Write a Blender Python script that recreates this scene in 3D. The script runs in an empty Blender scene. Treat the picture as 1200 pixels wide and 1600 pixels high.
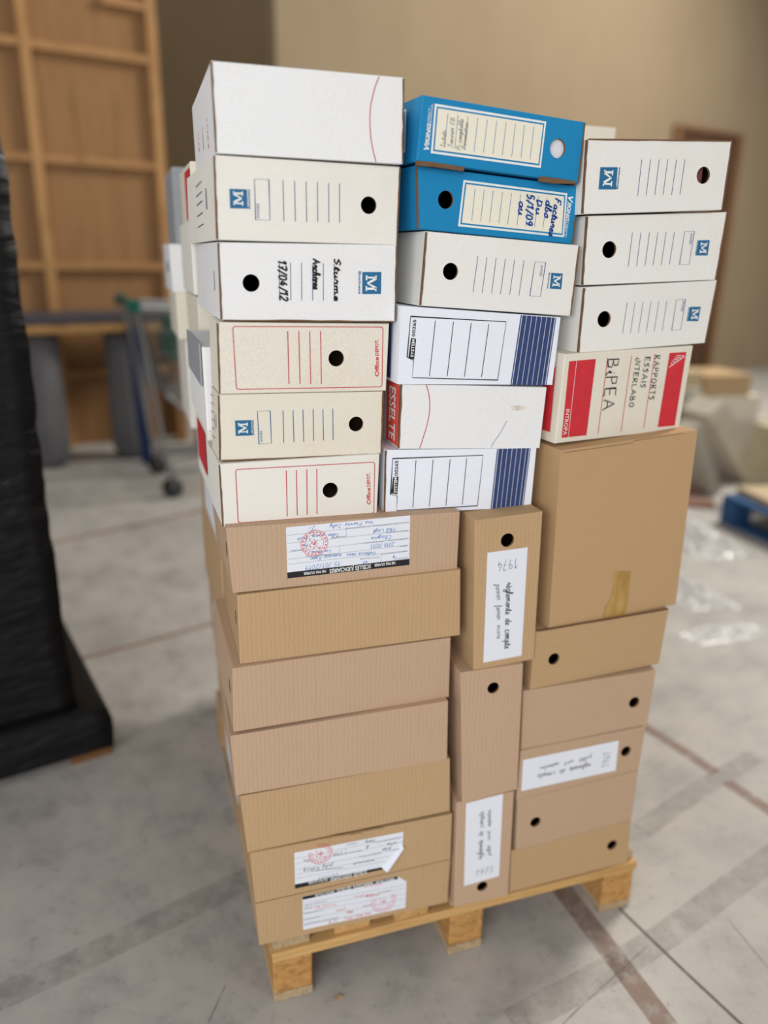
import bpy, bmesh, math, random
from mathutils import Vector, Matrix, noise
random.seed(7)
C = bpy.context.scene.collection
sc = bpy.context.scene
# ------------------------------------------------------------------ camera
FPX = 1204.0
CAM = Vector((-0.15, -1.01643, 1.23299))
YAW, PITCH, ROLL = 0.321079, 0.319690, 0.0169305
FWD = Vector((math.sin(YAW)*math.cos(PITCH), math.cos(YAW)*math.cos(PITCH), -math.sin(PITCH)))
_r = Vector((math.cos(YAW), -math.sin(YAW), 0)); _u = _r.cross(FWD)
RIGHT = math.cos(ROLL)*_r + math.sin(ROLL)*_u
UP = -math.sin(ROLL)*_r + math.cos(ROLL)*_u
cd = bpy.data.cameras.new('camera'); cam = bpy.data.objects.new('camera', cd); C.objects.link(cam)
cd.sensor_fit = 'VERTICAL'; cd.sensor_height = 36.0; cd.sensor_width = 27.0; cd.lens = FPX/1600*36.0
cd.clip_start = 0.05; cd.clip_end = 100
cam.matrix_world = Matrix(((RIGHT.x, UP.x, -FWD.x, CAM.x), (RIGHT.y, UP.y, -FWD.y, CAM.y), (RIGHT.z, UP.z, -FWD.z, CAM.z), (0, 0, 0, 1)))
cd.dof.use_dof = True; cd.dof.focus_distance = 1.10; cd.dof.aperture_fstop = 27.0/20.0
sc.camera = cam
# ------------------------------------------------------------------ light
sc.view_settings.view_transform = 'Standard'; sc.view_settings.look = 'None'
sc.view_settings.gamma = 1.0; sc.view_settings.use_curve_mapping = False
sc.view_settings.exposure = 0.0
world = bpy.data.worlds.new('hall_daylight'); sc.world = world; world.use_nodes = True
world.node_tree.nodes['Background'].inputs[0].default_value = (1.0, 0.985, 0.96, 1)
world.node_tree.nodes['Background'].inputs[1].default_value = 0.455
def area(name, loc, target, size, power, col):
    l = bpy.data.lights.new(name, 'AREA'); l.shape = 'RECTANGLE'; l.size, l.size_y = size; l.energy = power; l.color = col
    o = bpy.data.objects.new(name, l); C.objects.link(o); o.location = loc
    o.rotation_euler = (Vector(target)-Vector(loc)).to_track_quat('-Z', 'Y').to_euler(); return o
area('skylight', (6.2, 3.0, 5.6), (0.4, 0.4, 0.4), (1.8, 1.8), 510, (1.0, 0.95, 0.86))
area('loading_door_daylight', (-2.3, -3.5, 1.9), (0.2, 0.2, 1.0), (3.6, 1.8), 146, (0.98, 0.99, 1.0))
# ------------------------------------------------------------------ helpers: measuring
def ray(px, py): return RIGHT*((px-600)/FPX) + UP*((800-py)/FPX) + FWD
def on_plane(px, py, P, n):
    v = ray(px, py); return CAM + v*((Vector(P)-CAM).dot(n)/v.dot(n))
def on_z(px, py, z=0.0): return on_plane(px, py, (0, 0, z), Vector((0, 0, 1)))
def on_y(px, py, y): return on_plane(px, py, (0, y, 0), Vector((0, 1, 0)))
# ------------------------------------------------------------------ helpers: materials
def lin(c):
    c = c/255.0
    return c/12.92 if c <= .04045 else ((c+.055)/1.055)**2.4
def rgb(r, g, b): return (lin(r), lin(g), lin(b), 1)
MATS = {}
def new_mat(name):
    m = bpy.data.materials.new(name); m.use_nodes = True
    nt = m.node_tree; b = nt.nodes['Principled BSDF']; MATS[name] = m
    return m, nt, b
def N(nt, t, **kw):
    n = nt.nodes.new(t)
    for k, v in kw.items():
        if k in n.inputs: n.inputs[k].default_value = v
        else: setattr(n, k, v)
    return n
def mapping(nt, scale, coord='Object'):
    tc = N(nt, 'ShaderNodeTexCoord'); mp = N(nt, 'ShaderNodeMapping'); mp.inputs['Scale'].default_value = scale
    nt.links.new(tc.outputs[coord], mp.inputs['Vector']); return mp.outputs[0]
def ramp(nt, fac, stops):
    r = N(nt, 'ShaderNodeValToRGB'); e = r.color_ramp.elements
    while len(e) < len(stops): e.new(0.5)
    for i, (p, c) in enumerate(stops): e[i].position = p; e[i].color = c
    nt.links.new(fac, r.inputs[0]); return r.outputs[0]
def mixc(nt, fac, a, b, mode='MIX'):
    m = N(nt, 'ShaderNodeMix', data_type='RGBA', blend_type=mode)
    for sock, v in ((m.inputs[0], fac), (m.inputs[6], a), (m.inputs[7], b)):
        if hasattr(v, 'is_linked'): nt.links.new(v, sock)
        else: sock.default_value = v
    return m.outputs[2]
def sh(c, k): return (min(1, c[0]*k), min(1, c[1]*k), min(1, c[2]*k), 1)
def flat(name, col, rough=.6, metal=0, spec=.3):
    m, nt, b = new_mat(name); b.inputs['Base Color'].default_value = col; b.inputs['Roughness'].default_value = rough
    b.inputs['Metallic'].default_value = metal; b.inputs['Specular IOR Level'].default_value = spec
    n = N(nt, 'ShaderNodeTexNoise', Scale=60.0, Detail=3.0); nt.links.new(mapping(nt, (1, 1, 1)), n.inputs['Vector'])
    c = ramp(nt, n.outputs[0], [(.3, sh(col, .93)), (.7, sh(col, 1.05))]); nt.links.new(c, b.inputs['Base Color'])
    return m
def card(name, col, flute=None, speck=.05, stain=(.8, .68, .5, 1), stain_amt=.12, rough=.82, depth=.25):
    """board: fine paper fibre, faint soiling, and the flutes of the corrugation showing through"""
    m, nt, b = new_mat(name); b.inputs['Roughness'].default_value = rough; b.inputs['Specular IOR Level'].default_value = .2
    fine = N(nt, 'ShaderNodeTexNoise', Scale=420.0, Detail=3.0, Roughness=.6); nt.links.new(mapping(nt, (1, 1, 1)), fine.inputs['Vector'])
    big = N(nt, 'ShaderNodeTexNoise', Scale=7.0, Detail=5.0, Roughness=.65); nt.links.new(mapping(nt, (1, 1, 1)), big.inputs['Vector'])
    c1 = ramp(nt, fine.outputs[0], [(.30, sh(col, 1-speck)), (.70, sh(col, 1+speck*.6))])
    f = ramp(nt, big.outputs[0], [(.52, (0, 0, 0, 1)), (.78, (stain_amt,)*3+(1,))])
    c2 = mixc(nt, f, c1, (col[0]*stain[0], col[1]*stain[1], col[2]*stain[2], 1))
    h = fine.outputs[0]; bd = .0003; bs = .05
    if flute:
        sc_ = {'x': (1, .02, .02), 'z': (.02, .02, 1)}[flute]
        w = N(nt, 'ShaderNodeTexNoise', Scale=330.0, Detail=1.5); nt.links.new(mapping(nt, sc_), w.inputs['Vector'])
        wv = N(nt, 'ShaderNodeTexWave', wave_type='BANDS', bands_direction='X' if flute == 'x' else 'Z', Scale=46.0, Distortion=2.2, Detail=2.0)
        nt.links.new(mapping(nt, (1, 1, 1)), wv.inputs['Vector'])
        a = N(nt, 'ShaderNodeMath', operation='ADD'); nt.links.new(wv.outputs['Fac'], a.inputs[0]); nt.links.new(w.outputs[0], a.inputs[1])
        k = ramp(nt, a.outputs[0], [(.35, (.955, .955, .955, 1)), (1.25, (1.035, 1.035, 1.035, 1))])
        c2 = mixc(nt, 1.0, c2, k, 'MULTIPLY'); h = a.outputs[0]; bs = depth*.6; bd = .0005
    nt.links.new(c2, b.inputs['Base Color'])
    bp = N(nt, 'ShaderNodeBump', Strength=bs, Distance=bd); nt.links.new(h, bp.inputs['Height']); nt.links.new(bp.outputs[0], b.inputs['Normal'])
    return m
def wood(name, c1, c2, scale=(1, 1, 1), rough=.7):
    m, nt, b = new_mat(name); b.inputs['Roughness'].default_value = rough; b.inputs['Specular IOR Level'].default_value = .25
    n = N(nt, 'ShaderNodeTexNoise', Scale=6.0, Detail=8.0, Roughness=.65, Distortion=.8); nt.links.new(mapping(nt, scale), n.inputs['Vector'])
    c = ramp(nt, n.outputs[0], [(.3, c2), (.5, c1), (.72, sh(c1, 1.18))]); nt.links.new(c, b.inputs['Base Color'])
    bp = N(nt, 'ShaderNodeBump', Strength=.3, Distance=.002); nt.links.new(n.outputs[0], bp.inputs['Height']); nt.links.new(bp.outputs[0], b.inputs['Normal'])
    return m
WHITE = card('card_white', rgb(232, 232, 233))
WHITE_B = card('card_cold_white', rgb(231, 235, 245), speck=.04)
WHITE_N = card('card_neutral_white', rgb(231, 229, 224), speck=.04, stain_amt=.15)
WHITE2 = card('card_offwhite', rgb(231, 228, 220), speck=.04, stain_amt=.2)
CREAM = card('card_cream', rgb(226, 219, 204), speck=.05, stain_amt=.25)
SPECK = card('card_speckled', rgb(228, 221, 208), speck=.10, stain_amt=.3)
BLUEC = card('card_blue', rgb(28, 132, 184), speck=.05, stain=(1.25, 1.1, 1.05, 1), stain_amt=.3, rough=.55)
KRAFT_P = card('kraft_pink', rgb(187, 158, 132), 'x')
KRAFT_Y = card('kraft_yellow', rgb(185, 154, 117), 'x', depth=.4)
KRAFT_PZ = card('kraft_pink_cross', rgb(184, 156, 130), 'z', depth=.12)
KRAFT_YZ = card('kraft_yellow_cross', rgb(182, 151, 113), 'z', depth=.14)
KRAFT_S = card('kraft_smooth', rgb(186, 153, 113), None, speck=.06)
GREYC = card('card_grey', rgb(150, 153, 158))
INSIDE = card('board_inside', rgb(120, 92, 66))
HOLE_SHADE = card('board_lining', rgb(74, 54, 40))  # board brown made darker: shade inside the holes put into the colour
CUT = card('board_cut_edge', rgb(118, 90, 66), speck=.25, stain_amt=.5, stain=(.5, .45, .4, 1))
PAPER = card('paper', rgb(226, 229, 238), speck=.015, stain_amt=.03, rough=.6)
PANEL = card('print_cream', rgb(236, 230, 212), speck=.03, stain_amt=.1)
P_WHITE = flat('print_white', rgb(232, 234, 232))
P_TEAL = flat('print_teal', rgb(38, 105, 148))
P_NAVYL = flat('print_violet_blue', rgb(84, 92, 140))
P_BLUEL = flat('print_blue_line', rgb(60, 120, 170))
P_RED = flat('print_red', rgb(204, 48, 58))
P_REDL = flat('print_red_line', rgb(196, 72, 84))
P_RED2 = flat('print_orange_red', rgb(222, 84, 72))
P_NAVY = flat('print_navy', rgb(50, 66, 112))
P_BLACK = flat('print_black', rgb(34, 34, 38))
P_GREY = flat('print_grey', rgb(150, 154, 165))
I_BLACK = flat('ink_black', rgb(38, 38, 44))
I_GREY = flat('ink_grey', rgb(98, 98, 108))
I_BLUE = flat('ink_blue', rgb(36, 76, 158))
I_BLUE2 = flat('ink_light_blue', rgb(70, 125, 190))
I_PENCIL = flat('pencil', rgb(160, 156, 148))
I_PINK = flat('ink_red', rgb(205, 95, 115))
STAMP = flat('stamp_red', rgb(226, 120, 124))
STAMP2 = flat('stamp_pink', rgb(232, 158, 166))
CREASE = flat('crease', rgb(244, 243, 238))
def tape_mat():
    m, nt, b = new_mat('brown_tape'); b.inputs['Base Color'].default_value = rgb(170, 132, 66); b.inputs['Roughness'].default_value = .25
    n = N(nt, 'ShaderNodeTexNoise', Scale=55.0, Detail=4.0); nt.links.new(mapping(nt, (1, 1, .4)), n.inputs['Vector'])
    bp = N(nt, 'ShaderNodeBump', Strength=.6, Distance=.002); nt.links.new(n.outputs[0], bp.inputs['Height']); nt.links.new(bp.outputs[0], b.inputs['Normal'])
    c = ramp(nt, n.outputs[0], [(.3, rgb(160, 124, 64)), (.7, rgb(188, 150, 84))]); nt.links.new(c, b.inputs['Base Color']); return m
TAPE = tape_mat()
PINE = wood('pallet_pine', rgb(200, 160, 104), rgb(172, 128, 76), (1, 14, 14))
PINE_Y = wood('pallet_pine_long', rgb(196, 154, 100), rgb(160, 118, 70), (14, 1, 14))
GREYWOOD = wood('weathered_wood', rgb(176, 154, 122), rgb(140, 116, 88), (14, 1, 14))
CHIP = wood('pressed_chip_block', rgb(186, 140, 84), rgb(146, 100, 54), (9, 9, 14), .8)
PLY = wood('plywood', rgb(150, 112, 74), rgb(134, 98, 62), (6, 6, .35), .55)
BATTEN = wood('timber_batten', rgb(176, 134, 88), rgb(150, 108, 66), (4, 4, .5), .6)
BATTEN_H = wood('timber_cross_batten', rgb(172, 130, 86), rgb(146, 104, 64), (.5, 4, 4), .6)
# ------------------------------------------------------------------ helpers: objects
def mesh_obj(name, verts, faces, mats, parent=None, idx=None, smooth=False):
    me = bpy.data.meshes.new(name); off = parent_loc(parent)
    me.from_pydata([tuple(Vector(v)-off) for v in verts], [], faces)
    for m in (mats if isinstance(mats, (list, tuple)) else [mats]): me.materials.append(m)
    if idx: me.polygons.foreach_set('material_index', idx)
    if smooth: me.polygons.foreach_set('use_smooth', [True]*len(me.polygons))
    me.update()
    o = bpy.data.objects.new(name, me); C.objects.link(o); o.parent = parent; return o
def parent_loc(p):
    v = Vector((0, 0, 0))
    while p is not None: v = v + Vector(p.location); p = p.parent
    return v
def thing(name, label, cat, loc, group=None):
    o = bpy.data.objects.new(name, None); C.objects.link(o); o.location = loc; o.empty_display_size = .05
    tag(o, label, cat, group); return o
def tag(o, label, cat, group=None):
    o['label'] = label; o['category'] = cat
    if group: o['group'] = group
    return o
def struct(o): o['kind'] = 'structure'; return o
def bm_obj(name, bm, mats, parent=None, smooth=False):
    me = bpy.data.meshes.new(name)
    off = parent_loc(parent)
    bmesh.ops.translate(bm, verts=bm.verts, vec=-off)
    bm.to_mesh(me); bm.free()
    for m in (mats if isinstance(mats, (list, tuple)) else [mats]): me.materials.append(m)
    if smooth: me.polygons.foreach_set('use_smooth', [True]*len(me.polygons))
    o = bpy.data.objects.new(name, me); C.objects.link(o); o.parent = parent; return o
def bm_hexa(bm, lo4, hi4):
    """eight corners: lower ring, upper ring"""
    a = [bm.verts.new(v) for v in lo4]; b = [bm.verts.new(v) for v in hi4]
    bm.faces.new(a[::-1]); bm.faces.new(b)
    for i in range(4): bm.faces.new((a[i], a[(i+1) % 4], b[(i+1) % 4], b[i]))
    return a+b
def bm_box(bm, x0, x1, y0, y1, z0, z1, M=None):
    vs = bm_hexa(bm, [(x0, y0, z0), (x1, y0, z0), (x1, y1, z0), (x0, y1, z0)], [(x0, y0, z1), (x1, y0, z1), (x1, y1, z1), (x0, y1, z1)])
    if M is not None:
        for v in vs: v.co = M @ v.co
    return vs
def box_obj(name, x0, x1, y0, y1, z0, z1, mat, parent=None, bev=.002, M=None, jit=0):
    bm = bmesh.new(); vs = bm_box(bm, x0, x1, y0, y1, z0, z1)
    for v in vs: v.co += Vector([random.uniform(-jit, jit) for _ in range(3)])
    if M is not None: bm.transform(M)
    if bev: bmesh.ops.bevel(bm, geom=bm.edges[:], offset=bev, segments=2, affect='EDGES', profile=.5)
    bmesh.ops.recalc_face_normals(bm, faces=bm.faces[:])
    return bm_obj(name, bm, mat, parent)
def bm_tube(bm, pts, r, n=8):
    pts = [Vector(p) for p in pts]; rings = []
    for i, p in enumerate(pts):
        d = (pts[min(i+1, len(pts)-1)]-pts[max(i-1, 0)]).normalized()
        a = d.orthogonal().normalized() if i == 0 else (a - d*a.dot(d)).normalized()
        b = d.cross(a)
        rr = r[i] if isinstance(r, (list, tuple)) else r
        rings.append([bm.verts.new(p+(a*math.cos(t)+b*math.sin(t))*rr) for t in [2*math.pi*k/n for k in range(n)]])
    for q in range(len(rings)-1):
        for k in range(n): bm.faces.new((rings[q][k], rings[q][(k+1) % n], rings[q+1][(k+1) % n], rings[q+1][k]))
    bm.faces.new(rings[0][::-1]); bm.faces.new(rings[-1])
# ------------------------------------------------------------------ flat print on a face of a box
class Face:
    def __init__(s, P, ex, n): s.P = Vector(P); s.ex = Vector(ex).normalized(); s.n = Vector(n).normalized(); s.ez = Vector((0, 0, 1))
    def st(s, p):
        X = on_plane(p[0], p[1], s.P, s.n)-s.P; return Vector((X.dot(s.ex), X.dot(s.ez)))
    def w(s, q, off=0.0): return s.P+s.ex*q[0]+s.ez*q[1]+s.n*off
    def mpp(s, p):
        o = s.st(p); return math.sqrt(abs(_cr(s.st((p[0]+1, p[1]))-o, s.st((p[0], p[1]+1))-o)))
def _cr(a, b): return a[0]*b[1]-a[1]*b[0]
class Print:
    """collects flat shapes lying on a face, then becomes one part"""
    def __init__(s, face, lay): s.f = face; s.o = .0003*lay+.0002; s.v = []; s.p = []; s.m = []
    def poly_st(s, pts):
        b = len(s.v); s.v += [s.f.w(q, s.o) for q in pts]
        ar = sum(_cr(pts[i], pts[(i+1) % len(pts)]) for i in range(len(pts)))
        ids = list(range(b, b+len(pts))); s.p.append(ids if ar > 0 else ids[::-1])
    def poly(s, pts): s.poly_st([s.f.st(p) for p in pts]); return s
    def ribbon(s, q, w, closed=False):
        n = len(q); L = []; R = []
        for i in range(n):
            a = q[(i-1) % n] if closed or i > 0 else q[i]; b = q[(i+1) % n] if closed or i < n-1 else q[i]
            d = Vector(b)-Vector(a)
            if d.length < 1e-9: d = Vector((1, 0))
            d.normalize(); nn = Vector((-d[1], d[0]))*w/2
            if closed or 0 < i < n-1:
                e = (Vector(q[i])-Vector(q[(i-1) % n]))
                if e.length > 1e-9:
                    e.normalize(); k = max(.5, abs(e.dot(d))); nn /= k
            L.append(Vector(q[i])+nn); R.append(Vector(q[i])-nn)
        for i in range(n if closed else n-1):
            j = (i+1) % n; s.poly_st([R[i], R[j], L[j], L[i]])
    def line(s, pts, w=.001, closed=False): s.ribbon([s.f.st(p) for p in pts], w, closed); return s
    def frame(s, pts, w=.001, rad=0):
        q = [s.f.st(p) for p in pts]
        if rad:
            o = []
            for i in range(4):
                a, c, b = q[i-1], q[i], q[(i+1) % 4]
                d1 = (a-c).normalized()*rad; d2 = (b-c).normalized()*rad
                for t in (0, .25, .5, .75, 1): o.append((c+d1)*(1-t)**2+c*2*t*(1-t)+(c+d2)*t*t)
            q = o
        s.ribbon(q, w, True); return s
    def ring(s, c, r, w, a0=0, a1=360, gap=0):
        q = s.f.st(c); n = 40
        pts = [q+Vector((math.cos(math.radians(a0+(a1-a0)*i/n)), math.sin(math.radians(a0+(a1-a0)*i/n))))*r for i in range(n+1)]
        if not gap: s.ribbon(pts, w)
        else:
            for i in range(0, n, 2): s.ribbon(pts[i:i+2], w)
        return s
    def basis(s, a, b):
        A = s.f.st(a); B = s.f.st(b); d = B-A; L = d.length; d = d/L; return A, d, Vector((-d[1], d[0])), L
    def text(s, t, a, b, h, bold=0.0, shear=0.0):
        """upright print from pixel a to pixel b, capital height h pixels"""
        A, d, up, L = s.basis(a, b); V, F, W = glyphs(t, bold); H = h*s.f.mpp(a); base = len(s.v)
        for x, y in V:
            yy = y/.7*H; q = A+d*(x/W*L+shear*yy)+up*yy; s.v.append(s.f.w(q, s.o))
        s.p += [[base+i for i in f] for f in F]; return s
    def hand(s, t, a, b, h, w=.0011, slant=.2, wob=.03, smooth=True):
        s.m.append((len(s.v), len(s.p)))
        A, d, up, L = s.basis(a, b); H = h*s.f.mpp(a); S, W = stroke_text(t, wob)
        for st in S:
            q = [A+d*(x/W*L+slant*y*H)+up*(y*H) for x, y in st]
            s.ribbon(q, w)
        return s
    def logo_m(s, a, b, h):
        """slab-serif capital M"""
        A, d, up, L = s.basis(a, b); H = h*s.f.mpp(a)
        R = lambda x0, y0, x1, y1: [(x0, y0), (x1, y0), (x1, y1), (x0, y1)]
        sh_ = [R(0, 0, .32, .13), R(.68, 0, 1, .13), R(0, .87, .24, 1), R(.76, .87, 1, 1), R(.09, .1, .2, .9), R(.78, .1, .92, .9),
               [(.09, 1), (.27, 1), (.56, .25), (.46, .12)], [(.46, .12), (.54, .12), (.91, 1), (.74, 1)]]
        for g in sh_: s.poly_st([A+d*(x*L)+up*(y*H) for x, y in g])
        return s
    def done(s, name, mat, parent):
        if len(s.m) < 2: return mesh_obj(name, s.v, s.p, mat, parent)
        ends = s.m[1:]+[(len(s.v), len(s.p))]                                  # each written line is a part of its own
        for (v0, p0), (v1, p1) in zip(s.m, ends): o = mesh_obj(name, s.v[v0:v1], [[i-v0 for i in f] for f in s.p[p0:p1]], mat, parent)
        return o
_G = {}
def glyphs(t, bold):
    k = (t, bold)
    if k not in _G:
        cu = bpy.data.curves.new('lettering', 'FONT'); cu.body = t; cu.offset = bold; cu.resolution_u = 2
        o = bpy.data.objects.new('lettering', cu); C.objects.link(o); bpy.context.view_layer.update()
        me = bpy.data.meshes.new_from_object(o.evaluated_get(bpy.context.evaluated_depsgraph_get()))
        V = [(v.co.x, v.co.y) for v in me.vertices]; F = [list(p.vertices) for p in me.polygons]
        bpy.data.objects.remove(o); bpy.data.curves.remove(cu); bpy.data.meshes.remove(me)
        x0 = min(v[0] for v in V); x1 = max(v[0] for v in V)
        FF = []
        for f in F:
            ar = sum(_cr(V[f[i]], V[f[(i+1) % len(f)]]) for i in range(len(f)))
            FF.append(f if ar > 0 else f[::-1])
        _G[k] = ([(x-x0, y) for x, y in V], FF, x1-x0)
    return _G[k]
GL = {}
def _g(ch, w, *strokes): GL[ch] = (w, [[tuple(float(n) for n in p.split(',')) for p in s.split()] for s in strokes])
_g('a', .5, '.4,.42 .2,.5 .05,.25 .15,.02 .33,.1 .4,.42 .4,.1 .5,.02'); _g('b', .45, '0,.1 .2,.8 .12,1 .06,.6 .08,.05 .25,0 .38,.25 .2,.42')
_g('c', .4, '.35,.42 .18,.5 .05,.25 .15,0 .38,.08'); _g('d', .5, '.36,.42 .2,.5 .05,.25 .15,.02 .33,.12 .42,1 .38,.1 .5,.02')
_g('e', .4, '.03,.2 .3,.3 .25,.5 .08,.42 .06,.12 .2,0 .4,.1'); _g('f', .35, '0,.1 .25,.75 .2,1 .1,.7 .08,-.3 .0,-.35 .1,0 .35,.1')
_g('g', .45, '.38,.42 .18,.5 .05,.25 .15,.05 .33,.15 .38,.45 .36,-.3 .15,-.38 .1,-.2 .45,.1'); _g('h', .5, '0,.1 .2,.8 .14,1 .08,.5 .06,0 .1,.35 .28,.5 .34,.3 .34,.05 .5,.05')
_g('i', .22, '0,.2 .08,.48 .08,.08 .22,.05', '.1,.68 .13,.72'); _g('j', .25, '.05,.2 .15,.5 .12,-.3 -.05,-.38 -.02,-.15 .25,.1', '.17,.7 .2,.74')
_g('l', .25, '0,.1 .2,.75 .14,1 .06,.6 .08,.05 .25,.08'); _g('m', .7, '0,.2 .06,.5 .06,0 .1,.35 .24,.5 .28,.3 .28,0 .32,.35 .46,.5 .52,.3 .52,.05 .7,.08')
_g('n', .5, '0,.2 .06,.5 .06,0 .1,.35 .28,.5 .34,.3 .34,.05 .5,.08'); _g('o', .42, '.25,.5 .06,.3 .12,.02 .32,.1 .34,.4 .22,.5 .42,.45')
_g('p', .45, '0,.2 .08,.5 .06,-.38 .08,.3 .25,.5 .36,.3 .25,.02 .1,.1 .45,.05'); _g('q', .45, '.36,.42 .18,.5 .05,.25 .15,.05 .33,.15 .36,.5 .34,-.38 .45,0')
_g('r', .38, '0,.15 .08,.55 .14,.42 .28,.45 .26,.1 .38,.05'); _g('s', .36, '0,.1 .2,.5 .26,.2 .16,0 .04,.06 .36,.08')
_g('t', .32, '0,.1 .16,.85 .12,.1 .2,0 .32,.1', '.0,.6 .3,.62'); _g('u', .5, '0,.3 .06,.5 .06,.12 .16,0 .32,.15 .36,.5 .36,.1 .5,.05')
_g('v', .42, '0,.3 .06,.5 .16,0 .3,.45 .42,.42'); _g('y', .45, '0,.3 .06,.5 .1,.12 .22,.08 .34,.5 .3,-.3 .12,-.36 .45,.1'); _g('z', .4, '.02,.48 .34,.48 .02,0 .4,.04'); _g('k', .45, '.0,.1 .16,1 .08,0', '.34,.5 .1,.25 .4,.02')
_g('è', .4, '.03,.2 .3,.3 .25,.5 .08,.42 .06,.12 .2,0 .4,.1', '.1,.8 .2,.64'); _g('é', .4, '.03,.2 .3,.3 .25,.5 .08,.42 .06,.12 .2,0 .4,.1', '.14,.64 .26,.8')
_g(' ', .35); _g('/', .4, '.02,-.12 .36,1.05'); _g('.', .15, '.05,0 .08,.03'); _g('-', .35, '.05,.4 .3,.42')
_g('0', .5, '.25,1 .08,.75 .08,.25 .25,0 .42,.25 .42,.75 .25,1'); _g('1', .35, '.02,.7 .22,1 .18,0'); _g('2', .5, '.05,.8 .22,1 .4,.8 .3,.45 .04,0 .46,.03')
_g('3', .45, '.06,.9 .25,1 .36,.78 .18,.55 .38,.3 .22,0 .03,.1'); _g('4', .5, '.3,1 .04,.35 .46,.38', '.34,.65 .3,0'); _g('5', .45, '.4,1 .12,1 .08,.58 .3,.6 .38,.25 .2,0 .03,.1')
_g('6', .45, '.36,1 .1,.6 .06,.2 .22,0 .4,.2 .3,.45 .08,.3'); _g('7', .45, '.04,.95 .42,1 .15,0', '.12,.5 .38,.52'); _g('8', .45, '.22,.52 .06,.75 .22,1 .38,.78 .22,.52 .04,.22 .22,0 .4,.22 .22,.52'); _g('9', .45, '.38,.75 .2,.5 .05,.75 .22,1 .38,.8 .36,.4 .2,0')
UPC = {}
_g('A', .6, '.02,0 .28,1 .56,0', '.12,.38 .46,.38'); _g('B', .55, '.06,0 .08,1 .38,.9 .36,.58 .1,.52 .46,.4 .44,.08 .06,0'); _g('C', .5, '.45,.85 .25,1 .05,.5 .2,0 .46,.12'); _g('D', .55, '.06,0 .08,1 .42,.8 .46,.3 .06,0')
_g('E', .5, '.44,1 .06,.98 .06,0 .46,.02', '.08,.5 .38,.52'); _g('F', .5, '.06,0 .08,1 .48,1', '.08,.55 .38,.56'); _g('I', .2, '.1,0 .1,1'); _g('J', .45, '.1,1 .44,1', '.3,1 .28,.15 .12,0 .02,.2'); _g('L', .45, '.06,1 .06,0 .42,.02')
_g('N', .55, '.06,0 .08,1 .44,0 .46,1'); _g('O', .58, '.28,1 .06,.6 .1,.15 .3,0 .5,.3 .46,.8 .28,1'); _g('P', .5, '.06,0 .08,1 .4,.92 .4,.6 .1,.5'); _g('R', .55, '.06,0 .08,1 .4,.92 .38,.6 .1,.5 .48,0'); _g('S', .48, '.42,.88 .22,1 .06,.78 .38,.35 .24,0 .03,.1'); _g('T', .5, '.02,1 .48,1', '.25,1 .24,0'); _g('V', .5, '.02,1 .22,0 .46,1')
_g('Z', .5, '.04,1 .44,1 .04,0 .46,0'); _g('_', .3, '0,.0 .3,.0')
def stroke_text(t, wob):
    S = []; x = 0; rnd = random.Random(t)
    for ch in t:
        w, st = GL.get(ch, GL[' '])
        for s in st:
            q = [(x+a+rnd.uniform(-wob, wob)*.6, b+rnd.uniform(-wob, wob)) for a, b in s]
            if len(q) > 2 and (not ch.isupper()):
                o = []
                for i in range(len(q)-1):
                    p0, p1, p2, p3 = q[max(i-1, 0)], q[i], q[i+1], q[min(i+2, len(q)-1)]
                    for k in range(4):
                        u = k/4
                        o.append(tuple(.5*((2*p1[c])+(p2[c]-p0[c])*u+(2*p0[c]-5*p1[c]+4*p2[c]-p3[c])*u*u+(-p0[c]+3*p1[c]-3*p2[c]+p3[c])*u**3) for c in (0, 1)))
                o.append(q[-1]); q = o
            S.append(q)
        x += w+(.1 if ch.isupper() or ch.isdigit() else .04)
    return S, max(x-.06, .1)
# ------------------------------------------------------------------ boxes
def quad_hole(bm, vs, hole, mi, nrm):
    """face through vs with a round hole, plus the thickness of the board behind the rim"""
    if hole is None:
        f = bm.faces.new(vs); f.material_index = mi; return
    c, a, b, r = hole; n = 28
    ring = [bm.verts.new(c+(a*math.cos(2*math.pi*k/n)+b*math.sin(2*math.pi*k/n))*r) for k in range(n)]
    es = [bm.edges.new((ring[k], ring[(k+1) % n])) for k in range(n)]
    for i in range(4):
        e = bm.edges.get((vs[i], vs[(i+1) % 4])) or bm.edges.new((vs[i], vs[(i+1) % 4])); es.append(e)
    g = bmesh.ops.triangle_fill(bm, edges=es, use_beauty=True)
    for f in g['geom']:
        if isinstance(f, bmesh.types.BMFace): f.material_index = mi
    inn = [bm.verts.new(v.co-nrm*.004) for v in ring]
    for k in range(n):
        f = bm.faces.new((ring[k], ring[(k+1) % n], inn[(k+1) % n], inn[k])); f.material_index = 1
    return
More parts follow.
